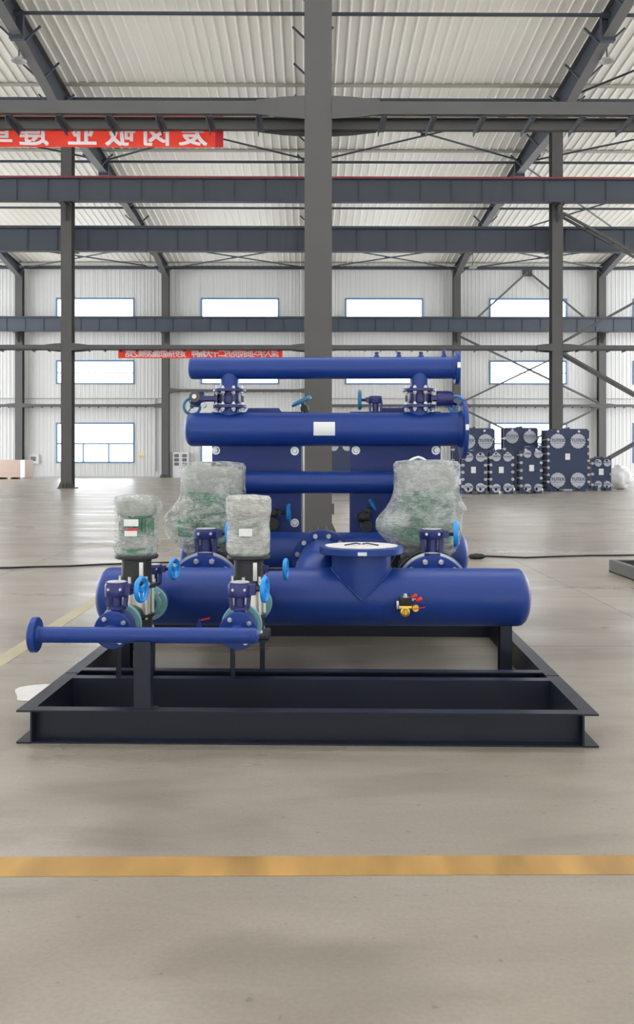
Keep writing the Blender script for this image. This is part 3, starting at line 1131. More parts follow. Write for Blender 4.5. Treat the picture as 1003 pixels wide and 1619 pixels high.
def channel_u(g, v, s, w0=-WEB + 0.008, w1=WEB - 0.008, fl=0.065, t=0.007):
    """channel across the skid; web at v, flanges on side s"""
    a, b_ = (v, v + fl) if s > 0 else (v - fl, v)
    g.box(w0, w1, v - (0 if s > 0 else t), v + (t if s > 0 else 0), t, SH - t)
    g.box(w0, w1, a, b_, 0, t)
    g.box(w0, w1, a, b_, SH - t, SH)
    return g


def rail(s, v0, v1):
    g = G()
    t = 0.008
    a, b_ = sorted((s * WEB, s * (WEB - t)))
    g.box(a, b_, v0, v1, t, SH - t)
    a, b_ = sorted((s * (WEB - t), s * (WEB + 0.062)))
    g.box(a, b_, v0, v1, 0, t)
    g.box(a, b_, v0, v1, SH - t, SH)
    return g


fr = thing('skid_frame', 'dark slate steel channel frame lying in front, under the two small pumps', 'frame', (0, 0, 0))
for s in (-1, 1):
    part('side_rail', rail(s, 0.0, 0.715), 'skid', fr)
part('front_channel', channel_u(G(), 0.068, -1), 'skid', fr)
part('rear_channel', channel_u(G(), 0.61, 1), 'skid', fr)
# upright post for the discharge pipe
pu0, pu1 = su(212, 0.02), su(238, 0.02)
g = G()
g.box(pu0, pu1, 0.015, 0.02, SH, 0.45).box(pu1 - 0.005, pu1, 0.02, 0.085, SH, 0.45).box(pu0, pu0 + 0.005, 0.02, 0.085, SH, 0.45).box(pu0, pu1, 0.08, 0.085, SH, 0.45)
post = part('pipe_post', g, 'skid', fr)
g = G().prism([(pu0 - 0.03, 0.004), (pu1 + 0.01, 0.004), (pu1 + 0.03, 0.068), (pu0 - 0.005, 0.068)], 'z', SH, SH + 0.006)
part('foot_plate', g, 'skid', fr)
U1, U2 = su(178.6, 0.21), su(376.5, 0.21)
PW = 0.466                       # height of the small pumps' port axis
for U in (U1, U2):
    part('pump_leg', G().box(U - 0.085, U - 0.06, 0.62, 0.625, SH, 0.335).box(U - 0.085, U - 0.08, 0.62, 0.645, SH, 0.335), 'skid', fr)
    part('pump_shelf', G().box(U - 0.11, U + 0.11, 0.60, 0.82, 0.335, 0.345), 'skid', fr)

fr2 = thing('skid_frame', 'dark slate steel channel frame behind, under the big blue pipes and exchangers', 'frame', (0, 0.73, 0))
V2 = 4.05
for s in (-1, 1):
    part('side_rail', rail(s, 0.728, V2), 'skid', fr2)
part('front_channel', channel_u(G(), 0.852, -1), 'skid', fr2)
part('middle_channel', channel_u(G(), 2.53, 1), 'skid', fr2)
part('back_channel', channel_u(G(), V2 - 0.01, -1), 'skid', fr2)
HV, HR = 1.45, 0.171             # main header
HW = sw(943, HV)
for sgn in (-1, 1):
    u0 = sgn * 1.135
    g = G()
    g.box(u0 - 0.034, u0 + 0.034, HV - 0.05, HV - 0.043, 0.0, HW - HR + 0.008)
    g.box(u0 + 0.027 if sgn > 0 else u0 - 0.034, u0 + 0.034 if sgn > 0 else u0 - 0.027, HV - 0.043, HV + 0.05, 0.0, HW - HR + 0.008)
    g.box(u0 - 0.034, u0 + 0.034, HV + 0.043, HV + 0.05, 0.0, HW - HR + 0.008)
    part('header_leg', g, 'skid', fr2)
for U in (U1, U2):
    part('pump_leg', G().box(U + 0.05, U + 0.078, 0.80, 0.806, SH, 0.335).box(U + 0.072, U + 0.078, 0.78, 0.80, SH, 0.335), 'skid', fr2)
for sgn in (-1, 1):
    g = G()
    for k in range(2):
        g.lathe([(0.012, 0), (0.012, 0.012)], (sgn * (WEB - 0.008), 0.70 + 0.06 * k, 0.05), (-sgn, 0, 0), 6)
    part('joint_bolts', g, 'zinc', fr2, stuff=True)
# posts that carry the upper pipes, hidden mostly behind them
for px in (330, 706):
    u0 = su(px, 2.75)
    part('pipe_post', G().box(u0 - 0.03, u0 + 0.03, 2.75, 2.81, 0.0, sw(762, 2.75) - 0.08), 'skid', fr2)

# ------------------------------------------------------------------ main header with its big nozzle
uL, uR = su(181, HV), su(811, HV)
mh = thing('main_header_pipe', 'thick blue header pipe lying low across the skid with a wide upright nozzle', 'pipe', (0, HV, HW - HR))
NU = su(571.5, HV)
NR = 0.169
part('pipe', G().cyl((uL, HV, HW), (uR, HV, HW), HR, 64), 'blue', mh)
part('end_cap', pipe_cap(G(), (uL, HV, HW), (-1, 0, 0), HR), 'blue', mh)
part('end_cap', pipe_cap(G(), (uR, HV, HW), (1, 0, 0), HR), 'blue', mh)
NT = sw(863, HV)                 # top of the nozzle flange
# nozzle: its lower edge follows the saddle of the header
g = G()
seg = 72
nr = HR + 0.005
lo, hi = [], []
for k in range(seg):
    a = 2 * PI * k / seg
    x, y = nr * math.cos(a), nr * math.sin(a)
    zz = HW + (HR + 0.003) * abs(math.cos(a)) - 0.004
    lo.append(g.bm.verts.new((NU + x, HV + y, zz)))
    hi.append(g.bm.verts.new((NU + x, HV + y, NT - 0.03)))
for k in range(seg):
    j = (k + 1) % seg
    g.bm.faces.new((lo[k], lo[j], hi[j], hi[k]))
part('nozzle', g, 'blue', mh)
g = G()
w = 0.009
pts = []
for k in range(seg + 1):
    a = 2 * PI * k / seg
    x, y = (nr + 0.002) * math.cos(a), (nr + 0.002) * math.sin(a)
    zz = HW + (HR + 0.003) * abs(math.cos(a))
    pts.append((NU + x, HV + y, zz))
part('weld_seam', g.tube(pts, 0.006, 8), 'blue', mh)
FRn = 0.250
part('nozzle_flange', flange(G(), (NU, HV, NT), (0, 0, -1), FRn, 0.042, 64), 'blue', mh)
g = G().lathe([(0.215, 0.0), (0.217, 0.004), (0.18, 0.0075), (0.06, 0.012), (0, 0.013)], (NU, HV, NT), (0, 0, 1), 48, cap=False)
cv = part('flange_cover', g, 'cover', mh, 'dusty white protective disc over the nozzle opening')
g = G()
for s in (-1, 1):
    g.tube([(NU + 0.005 * s, HV - 0.03, NT + 0.014), (NU + 0.03 * s, HV - 0.06, NT + 0.022), (NU + 0.10 * s, HV - 0.09, NT + 0.013)], 0.004, 6)
part('crease', g, 'rubber', cv)
q = su(571.5, HV - FRn)
part('size_label', G().box(NU - 0.026, NU + 0.026, HV - FRn - 0.0025, HV - FRn + 0.004, NT - 0.034, NT - 0.014), 'white', mh, 'small white sticker on the flange rim')
# short branches to the big valves and the small pumps
UB = [su(326, 1.82), su(683, 1.82)]
for U in UB:
    part('branch_stub', G().cyl((U, HV, HW), (U, 1.76, HW), 0.135, 40), 'blue', mh)
for U in (U1, U2):
    part('branch_stub', G().cyl((U + 0.01, HV, PW), (U + 0.01, 1.19, PW), 0.045, 28), 'blue', mh)
# drain stub under the pump pipe
DU = su(316, 1.24)
DW = sw(988, 1.24)
bv = thing('drain_valve', 'small drain valve with a red lever below the low header', 'valve', (DU, 1.25, DW))
part('body', G().cyl((DU, 1.31, DW), (DU, 1.22, DW), 0.017, 16).cyl((DU, 1.25, DW), (DU, 1.25, DW + 0.03), 0.012, 12), 'blue', bv)
part('lever', G().bar((DU, 1.25, DW + 0.022), (DU + 0.06, 1.235, DW + 0.038), 0.016, 0.01), 'red', bv)

# solenoid valve on the front of the main header
SVv = HV - HR - 0.035
cu_, cw = sk(641, 957, SVv)
sv = thing('solenoid_valve', 'small brass solenoid valve with black coil and red wires on the low header', 'valve', (cu_, SVv, cw))
part('coil', G().box(cu_ - 0.036, cu_ + 0.036, SVv - 0.03, SVv + 0.03, cw, cw + 0.047, 0.006), 'rubber', sv)
part('coil_nut', G().lathe([(0.012, 0), (0.012, 0.016), (0.009, 0.02)], (cu_, SVv, cw + 0.047), (0, 0, 1), 6), 'zinc', sv)
part('coil_washer', G().lathe([(0.026, 0), (0.026, 0.004)], (cu_, SVv, cw + 0.0465), (0, 0, 1), 20), 'zinc', sv)
g = G().box(cu_ - 0.037, cu_ + 0.037, SVv - 0.026, SVv + 0.026, cw - 0.020, cw, 0.004)
g.lathe([(0.026, 0), (0.027, 0.06), (0.020, 0.062), (0.020, 0.02), (0, 0.02)], (cu_ - 0.002, SVv + 0.025, cw - 0.034), (0, -1, 0), 24)
g.box(cu_ - 0.007, cu_ + 0.003, SVv - 0.034, SVv, cw - 0.05, cw - 0.02)
part('brass_body', g, 'brass', sv)
part('inlet_nut', G().lathe([(0.021, 0), (0.021, 0.05)], (cu_ + 0.048, SVv + 0.04, cw - 0.016), (0.25, -1, 0), 8), 'brass', sv, 'dull brass side nut')
part('bracket', G().box(cu_ - 0.052, cu_ - 0.036, SVv - 0.02, SVv + 0.02, cw - 0.02, cw + 0.028, 0.004), 'zinc', sv)
part('mounting_nipple', G().cyl((cu_, SVv + 0.02, cw - 0.02), (cu_, SVv + 0.06, cw - 0.02), 0.014, 12), 'brass', sv)
for k, (px, py) in enumerate(((654, 943), (661.5, 948))):
    a = sk(px, py, SVv - 0.01)
    part('wire_cap', G().lathe([(0.008, 0), (0.013, 0.012), (0.013, 0.03), (0.008, 0.036)], (a[0] - 0.012, SVv - 0.01, a[1] - 0.006), (1, -0.1, 0.35), 12), 'red', sv)
    part('lead', G().tube([(cu_ + 0.03, SVv - 0.005, cw + 0.03), (cu_ + 0.045, SVv - 0.02, cw + 0.03 + 0.012 * k), (a[0] - 0.01, SVv - 0.01, a[1])], 0.0028, 6), 'paper', sv)
a, b_ = sk(655, 962.5, SVv - 0.01), sk(673, 960, SVv)
part('wire', G().tube([(cu_ + 0.045, SVv - 0.01, cw - 0.02), (a[0] + 0.01, SVv - 0.015, a[1]), (b_[0], SVv + 0.005, b_[1])], 0.0025, 6), 'red', sv)


# ------------------------------------------------------------------ butterfly valves with worm gear and handwheel
def handwheel(parent, c_, ax, R, m_, spokes=3, rim=0.15, phase=0.5, name='handwheel'):
    c_ = Vector(c_)
    g = G()
    x, y, d = G.basis(ax)
    rho = R * rim
    g.lathe([(R - rho + rho * math.cos(a), rho * 1.25 * math.sin(a)) for a in (2 * PI * k / 10 for k in range(10))], c_, d, 36, closed=True)
    for k in range(spokes):
        a = phase + 2 * PI * k / spokes
        e = x * math.cos(a) + y * math.sin(a)
        g.bar(c_ - d * R * 0.02, c_ + e * (R - rho), R * 0.2, R * 0.11)
    g.lathe([(R * 0.22, -R * 0.14), (R * 0.24, 0), (R * 0.22, R * 0.14)], c_, d, 16)
    return part(name, g, m_, parent)


def valve(label, c_, flow, stem, L, R, th, gr, gh, wdir, woff, wR, wm='wheel', wax=None, wsp=3, mount=None, screws=True, seat='blue_dark', twist=0.0):
    """c_ centre of the disc body, L centre to the gearbox underside, gr/gh gearbox radius and height"""
    c_, flow, stem, wdir = Vector(c_), Vector(flow).normalized(), Vector(stem).normalized(), Vector(wdir).normalized()
    t = thing('butterfly_valve', label, 'valve', c_)
    g = G().lathe([(R * 0.72, -th / 2), (R * 0.96, -th / 2), (R, -th * 0.36), (R, th * 0.36), (R * 0.96, th / 2), (R * 0.72, th / 2)], c_, flow, 40, cap=True)
    part('body', g, seat, t)
    p1 = c_ + stem * L
    g = G().lathe([(gr * 0.62, R * 0.9), (gr * 0.5, R * 0.9 + (L - R) * 0.25), (gr * 0.42, R * 0.9 + (L - R) * 0.3), (gr * 0.42, L)], c_, stem, 20)
    part('neck', g, seat, t)
    side = flow.cross(stem).normalized()
    g = G()
    fh = (L - R) * 0.22
    g.lathe([(gr * 0.8, 0), (gr * 0.8, fh)], c_ + stem * (R + fh * 0.4), stem, 20)
    for s in (-1, 1):
        a = c_ + stem * (R + fh) + side * gr * 0.70 * s
        b_ = p1 + side * gr * 0.78 * s
        g.bar(a, b_, gr * 0.32, gr * 0.5)
    part('yoke', g, seat, t)
    g = G().lathe([(gr * 0.95, 0), (gr, gh * 0.08), (gr, gh * 0.8), (gr * 0.93, gh * 0.88), (gr * 0.93, gh)], p1, stem, 28)
    wc = p1 + stem * gh * 0.5
    toc = gr * 0.75
    perp = stem.cross(wdir).normalized()
    A = wc + wdir * gr * 0.2 + perp * 0
    g.bar(A, wc + wdir * gr * 1.35, gr * 0.95, gh * 0.72)
    gb = part('gearbox', g, seat, t)
    part('position_plate', G().lathe([(gr * 0.8, 0), (gr * 0.78, gh * 0.05)], p1 + stem * gh, stem, 24), 'lamp' if screws else seat, gb)
    if screws:
        fdir = Vector((0, -1, 0)) if abs(stem.y) < 0.9 else Vector((0, 0, 1))
        sd = fdir.cross(stem).normalized()
        for s in (-1, 1):
            q = p1 + stem * gh * 0.55 + fdir * gr * 0.82 + sd * gr * 0.5 * s
            inst('bolt', bolt_mesh(gr * 0.13), t, q, rot_to(fdir))
    we = wc + wdir * woff
    ax = Vector(wax).normalized() if wax else wdir
    part('shaft', G().cyl(wc + wdir * gr * 1.2, we, wR * 0.11 + 0.003, 12), 'black', t)
    handwheel(t, we, ax, wR, wm, wsp, phase=0.5 + twist)
    return t


# front discharge pipe
DV = 0.05
DPW = sw(1005.5, DV)
DR = px2m(12.6, DV)
dp = thing('discharge_pipe', 'slim blue discharge pipe along the front, with a round flange at its left end', 'pipe', (0, DV, DPW - DR))
ua, ub = su(53, DV), su(397, DV)
part('pipe', G().cyl((ua, DV, DPW), (ub, DV, DPW), DR, 40), 'blue', dp)
part('end_cap', pipe_cap(G(), (ub, DV, DPW), (1, 0, 0), DR), 'blue', dp)
fR = px2m(28, DV)
part('end_flange', flange(G(), (ua - 0.008, DV, DPW), (1, 0, 0), fR, 0.030, 48, DR), 'blue', dp)
part('weld_ring', G().lathe([(DR, 0), (DR + 0.002, 0.003), (DR, 0.006)], (ub - 0.004, DV, DPW), (1, 0, 0), 40), 'blue', dp)
for U in (U1, U2):
    st = part('branch', G().cyl((U, DV, DPW), (U, 0.19, PW), DR * 0.92, 32), 'blue', dp)
    f = part('branch_flange', flange(G(), (U, 0.225, PW), (0, -1, 0), 0.088, 0.026, 48, DR), 'blue', dp)
    bolts(f, (U, 0.199, PW), (0, -1, 0), 0.064, 4, 0.0125, PI / 4 - 0.18)


# ------------------------------------------------------------------ wrapped motors
def wrap_mesh(c_, prof, bulges, amp, seed, nseg=120, per=2.2):
    """film drawn round a motor: prof = (radius, height) from below; closed top"""
    g = G()
    hs = []
    z0, z1 = prof[0][1], prof[-1][1]
    n = 70
    rows = []
    for i in range(n + 1):
        z = z0 + (z1 - z0) * i / n
        for (ra, za), (rb, zb) in zip(prof, prof[1:]):
            if za <= z <= zb + 1e-9:
                f = (z - za) / max(1e-6, zb - za)
                f = f * f * (3 - 2 * f) if abs(ra - rb) < 0.2 else f
                r = ra + (rb - ra) * f
        row = []
        for k in range(nseg):
            a = 2 * PI * k / nseg
            d = Vector((math.cos(a), math.sin(a), 0))
            rr = r
            for (ba, bw, bz, bh, br) in bulges:
                da = (a - ba + PI) % (2 * PI) - PI
                rr += br * math.exp(-(da / bw) ** 2) * math.exp(-((z - bz) / bh) ** 2)
            p = d * 0.35 + Vector((0, 0, z * per * 1.6))
            q = noise.noise(p * 5 + Vector((seed, 0, 0))) + 0.7 * noise.noise(Vector((d.x * 3, d.y * 3, z * 34)) + Vector((0, seed, 0))) + 0.5 * noise.noise(Vector((d.x * 9, d.y * 9, z * 60 + d.x * 6)) + Vector((0, seed, 5)))
            rr *= 1 + amp * q
            row.append(g.bm.verts.new(Vector(c_) + d * rr + Vector((0, 0, z + 0.006 * noise.noise(d * 4 + Vector((seed, 0, 9)))))))
        rows.append(row)
    for A, B in zip(rows, rows[1:]):
        for k in range(nseg):
            j = (k + 1) % nseg
            g.bm.faces.new((A[k], A[j], B[j], B[k]))
    top = g.bm.verts.new(Vector(c_) + Vector((0, 0, z1 + 0.004)))
    for k in range(nseg):
        g.bm.faces.new((rows[-1][k], rows[-1][(k + 1) % nseg], top))
    return g


def fins(g, c_, r, z0, z1, n):
    for k in range(n):
        a = 2 * PI * k / n
        d = Vector((math.cos(a), math.sin(a), 0))
        g.bar(Vector(c_) + d * (r + 0.008) + Vector((0, 0, z0)), Vector(c_) + d * (r + 0.008) + Vector((0, 0, z1)), 0.005, 0.02)
    return g


def small_pump(U, label, tags, film, seed, side):
    """upright multistage pump: cast base with ports, steel column, black lantern, wrapped motor"""
    V = 0.71
    t = thing('multistage_pump', label, 'pump', (U, V, 0.345))
    g = G().lathe([(0.085, 0.345), (0.09, 0.36), (0.080, 0.375), (0.082, 0.44), (0.092, 0.45), (0.092, 0.465)], (U, V, 0), (0, 0, 1), 28)
    g.box(U - 0.10, U + 0.11, V - 0.09, V + 0.09, 0.345, 0.375, 0.008)
    g.cyl((U, V - 0.32, PW), (U, V + 0.28, PW), 0.048, 28)
    part('base', g, 'black', t)
    for s, v0 in ((-1, V - 0.345), (1, V + 0.345)):
        f = part('port_flange', flange(G(), (U, v0, PW), (0, -s, 0), 0.098, 0.028, 40, 0.062), 'teal', t)
        bolts(f, (U, v0 - s * 0.028, PW), (0, -s, 0), 0.072, 4, 0.011, PI / 4)
    for k in range(4):
        a = PI / 4 + PI / 2 * k
        q = (U + 0.094 * math.cos(a), V + 0.094 * math.sin(a), 0.375)
        inst('bolt', bolt_mesh(0.013), t, q)
    part('column', G().lathe([(0.071, 0.465), (0.071, 0.625)], (U, V, 0), (0, 0, 1), 32), 'chrome', t)
    for k in range(6):
        a = 0.3 + PI / 3 * k
        part('staybolt', G().cyl((U + 0.083 * math.cos(a), V + 0.083 * math.sin(a), 0.44), (U + 0.083 * math.cos(a), V + 0.083 * math.sin(a), 0.66), 0.0085, 10), 'chrome', t)
    zl, zt = sw(925, V), sw(880, V)
    g = G().lathe([(0.10, zl - 0.012), (0.10, zl + 0.008), (0.078, zl + 0.012), (0.076, zt - 0.03), (0.078, zt - 0.01)], (U, V, 0), (0, 0, 1), 36)
    part('lantern', g, 'black', t)
    part('guard_plate', G().box(U + 0.03, U + 0.05, V - 0.078, V - 0.066, zl + 0.03, zt - 0.025), 'chrome', t)
    for k in range(4):
        a = PI / 4 + PI / 2 * k
        inst('bolt', bolt_mesh(0.014), t, (U + 0.102 * math.cos(a), V + 0.102 * math.sin(a), zl + 0.006))
    part('motor_flange', G().lathe([(0.108, zt - 0.010), (0.112, zt - 0.006), (0.112, zt + 0.006), (0.108, zt + 0.010)], (U, V, 0), (0, 0, 1), 40), 'black', t)
    ztop = sw(783, V)
    zb = zt + 0.012
    H = ztop - zb
    g = G().lathe([(0.09, zb), (0.088, zb + 0.02), (0.078, zb + 0.03), (0.078, zb + H * 0.62), (0.088, zb + H * 0.66), (0.088, zb + H * 0.9), (0.06, zb + H * 0.96)], (U, V, 0), (0, 0, 1), 28)
    fins(g, (U, V, 0), 0.078, zb + 0.035, zb + H * 0.6, 28)
    part('motor', g, 'green', t)
    part('fan_cover', G().lathe([(0.095, zb + H * 0.66), (0.102, zb + H * 0.70), (0.102, zb + H * 0.9), (0.06, zb + H * 0.96), (0.03, zb + H * 0.965)], (U, V, 0), (0, 0, 1), 28), 'fan', t)
    part('lower_band', G().lathe([(0.098, zb + H * 0.12), (0.099, zb + H * 0.2), (0.098, zb + H * 0.3)], (U, V, 0), (0, 0, 1), 28), 'fan', t)
    pr = [(0.098, zb - 0.004), (0.108, zb + 0.012), (0.112, zb + 0.06), (0.113, zb + H * 0.3), (0.108, zb + H * 0.5), (0.111, zb + H * 0.62), (0.118, zb + H * 0.75), (0.118, zb + H * 0.93), (0.108, zb + H * 0.985), (0.06, zb + H)]
    part('plastic_wrap', wrap_mesh((U, V, 0), pr, [(side, 0.35, zb + H * 0.78, 0.04, 0.014), (PI * 1.15, 0.3, zb + 0.035, 0.03, 0.012)], 0.020, seed), film, t, angle=70)
    for (pxa, pxb, pya, pyb, m_, lab) in tags:
        a, b_ = sk(pxa, pyb, V - 0.122), sk(pxb, pya, V - 0.122)
        part('tag', G().box(a[0], b_[0], V - 0.1245, V - 0.1225, a[1], b_[1]), m_, t, lab)
    return t


small_pump(U1, 'left small upright pump with a bubble-wrapped green motor and two white tags', [(196, 219, 821, 832, 'paper', 'upper blank paper tag'), (197, 217, 839.5, 848, 'paper', 'lower blank paper tag'), (200, 218, 836, 839.5, 'red', 'narrow red printed strip')], 'film', 1.3, 0.1)
small_pump(U2, 'right small upright pump with a thickly wrapped whitish motor and one tag', [(378, 399, 836, 848, 'paper', 'blank paper tag')], 'film_thick', 5.1, 1.4)

# small valves before and behind the small pumps
for U, nm in ((U1, 'left'), (U2, 'right')):
    gl = sw(945, 0.26) - PW
    valve('small worm-gear valve with a bright blue wheel, in front of the %s small pump' % nm, (U, 0.285, PW), (0, 1, 0), (0, 0, 1), gl, 0.082, 0.10, 0.056, sw(922, 0.26) - sw(945, 0.26), (1, -0.12 if nm == 'left' else -0.02, 0), px2m(41, 0.26) if nm == 'left' else px2m(40, 0.26), px2m(21.5, 0.26), 'wheel', wax=(1, -0.26 if nm == 'left' else -0.14, 0))
    gl = sw(907, 1.12) - PW
    valve('small worm-gear valve with a bright blue wheel, behind the %s small pump' % nm, (U + 0.005, 1.12, PW), (0, 1, 0), (0, 0, 1), gl, 0.082, 0.08, 0.05, 0.05, (1, 0, 0), px2m(33, 1.12) if nm == 'left' else px2m(46, 1.12), px2m(17.5, 1.12), 'wheel', wax=(1, -0.3 if nm == 'left' else -0.08, 0))

# ------------------------------------------------------------------ big wrapped pumps
BW = HW - 0.008


def big_pump(U, label, prof_px, bulges, film, seed, tilt):
    V = 2.16
    t = thing('inline_pump', label, 'pump', (U, V, 0))
    g = G().box(U - 0.10, U + 0.10, V + 0.12, V + 0.44, 0.225, 0.245).box(U - 0.10, U + 0.10, V + 0.38, V + 0.44, SH, 0.225)
    part('foot_bracket', g, 'black', t)
    g = G().lathe([(0.10, 0.24), (0.19, 0.27), (0.215, BW), (0.19, BW + 0.14), (0.14, BW + 0.18), (0.14, BW + 0.22)], (U, V, 0), (0, 0, 1), 36)
    g.cyl((U, 1.93, BW), (U, V + 0.27, BW), 0.13, 36)
    part('casing', g, 'black', t)
    for s, v0 in ((-1, 1.875), (1, V + 0.30)):
        f = part('port_flange', flange(G(), (U, v0, BW), (0, -s, 0), 0.245, 0.034, 56, 0.15), 'black', t)
        bolts(f, (U, v0 - s * 0.034, BW), (0, -s, 0), 0.205, 12, 0.019, PI / 12)
    z0 = sw(prof_px[0][1], V)
    part('motor_bracket', G().lathe([(0.15, BW + 0.22), (0.20, BW + 0.26), (0.20, BW + 0.285)], (U, V, 0), (0, 0, 1), 32), 'black', t)
    zt = sw(prof_px[-1][1], V)
    H = zt - z0
    zm = BW + 0.285
    g = G().lathe([(0.18, zm), (0.18, zm + 0.03), (0.165, zm + 0.04), (0.165, z0 + H * 0.62), (0.185, z0 + H * 0.68), (0.185, zt - 0.09), (0.12, zt - 0.07)], (U, V, 0), (0, 0, 1), 32)
    fins(g, (U, V, 0), 0.165, zm + 0.06, z0 + H * 0.6, 40)
    part('motor', g, 'green', t)
    part('terminal_box', G().box(U - 0.235, U - 0.14, V - 0.07, V + 0.07, z0 + H * 0.20, z0 + H * 0.40, 0.02), 'green', t)
    part('fan_cover', G().lathe([(0.19, z0 + H * 0.68), (0.2, z0 + H * 0.72), (0.2, zt - 0.06), (0.12, zt - 0.035), (0.05, zt - 0.03)], (U, V, 0), (0, 0, 1), 32), 'fan', t)
    pr = [(px2m(r, V), sw(py, V)) for r, py in prof_px]
    part('plastic_wrap', wrap_mesh((U, V, 0), pr, bulges, 0.017, seed), film, t, angle=70)
    g = G()
    a = (U + tilt * 0.1, V - 0.05, zt)
    g.tube([(a[0] - 0.06, a[1], zt - 0.005), (a[0] - 0.03, a[1], zt + 0.012), (a[0], a[1], zt + 0.02), (a[0] + 0.03, a[1], zt + 0.01), (a[0] + 0.05, a[1], zt - 0.004)], 0.008, 8)
    if tilt > -1:
        part('film_twist', g, 'paper', t)
    return t


P4 = [(38, 876), (46, 868), (52, 858), (54, 845), (55, 815), (54, 790), (51.5, 775), (52, 750), (52.5, 735), (49, 729.5), (26, 727.5)]
P3 = [(40, 878), (48, 868), (53, 855), (55, 830), (54, 800), (51, 783), (51, 760), (51.5, 740), (48, 732), (26, 730)]
V = 2.16
big_pump(UB[0], 'left big wrapped pump, green motor bulging left under clear film, behind the small pumps', P3, [(PI * 1.03, 0.75, sw(826, V), 0.115, 0.105), (PI * 1.05, 0.5, sw(852, V), 0.05, 0.03)], 'film', 8.4, -1)
big_pump(UB[1], 'right big wrapped pump, green motor under milky bubble wrap, right of the nozzle', P4, [(PI * 1.03, 0.75, sw(830, V), 0.12, 0.115), (0.0, 0.5, sw(803, V), 0.04, 0.035)], 'film_bubble', 3.7, -0.6)
for U, nm in ((UB[0], 'left'), (UB[1], 'right')):
    gl = sw(852, 1.80) - BW
    t = valve('large dark blue worm-gear valve between the low header and the %s big wrapped pump' % nm, (U, 1.82, BW), (0, 1, 0), (0, 0, 1), gl, 0.195, 0.07, 0.078, sw(836.5, 1.80) - sw(852, 1.80), (1, 0, 0), px2m(38, 1.8), px2m(21, 1.8), 'wheel', wax=(1, -0.12, 0))
    f = part('flange', flange(G(), (U, 1.780, BW), (0, -1, 0), 0.224, 0.034, 64, 0.14), 'blue', t, 'brighter blue bolted flange')
    part('gasket_ring', G().lathe([(0.20, 0), (0.232, 0), (0.232, 0.006), (0.20, 0.006)], (U, 1.783, BW + 0.009), (0, 1, 0), 64), 'zinc', t, 'bright metal ring behind the flange')
    bolts(f, (U, 1.746, BW), (0, -1, 0), 0.190, 12, 0.020, PI / 12)

# ------------------------------------------------------------------ pipes at the back
QV = 2.75


def header(name, label, py, rpx, pxl, pxr, flangeR=None, cap_r=False, name_part='pipe', v=QV):
    w, r = sw(py, v), px2m(rpx, v)
    a, b_ = su(pxl, v), su(pxr, v)
    t = thing(name, label, 'pipe', (0, v, w - r))
    part('pipe', G().cyl((a, v, w), (b_, v, w), r, 56), 'blue', t)
    part('end_cap', pipe_cap(G(), (a, v, w), (-1, 0, 0), r), 'blue', t)
    if flangeR:
        fr_ = px2m(flangeR, v)
        part('end_flange', flange(G(), (b_ + 0.032, v, w), (-1, 0, 0), fr_, 0.032, 56, r), 'blue', t)
        part('size_label', G().box(b_ + 0.006, b_ + 0.030, v - fr_ - 0.002, v - fr_ + 0.006, w - 0.012, w + 0.028), 'white', t, 'small white sticker on the flange rim')
    if cap_r:
        part('end_cap', pipe_cap(G(), (b_, v, w), (1, 0, 0), r), 'blue', t)
    return t, w, r, a, b_


t2, w2, r2, a2, b2 = header('middle_header_pipe', 'thick blue header pipe across the exchangers with a white paper label', 679, 26.5, 309, 729, 47)
x0, z1_ = sk(496, 667, QV - r2)
x1, z0_ = sk(530, 688.5, QV - r2)
g = G()
n = 8
P = []
for k in range(n + 1):
    z = z0_ + (z1_ - z0_) * k / n
    y = QV - math.sqrt(r2 * r2 - (z - w2) ** 2) - 0.0025
    P.append([g.bm.verts.new((x, y, z)) for x in (x0, x1)])
for A, B in zip(P, P[1:]):
    g.bm.faces.new((A[0], A[1], B[1], B[0]))
part('paper_label', g, 'white', t2, 'blank white rectangular paper label')
part('weld_ring', G().lathe([(r2, 0), (r2 + 0.002, 0.004), (r2, 0.008)], (su(494.5, QV), QV, w2), (1, 0, 0), 48), 'blue', t2)

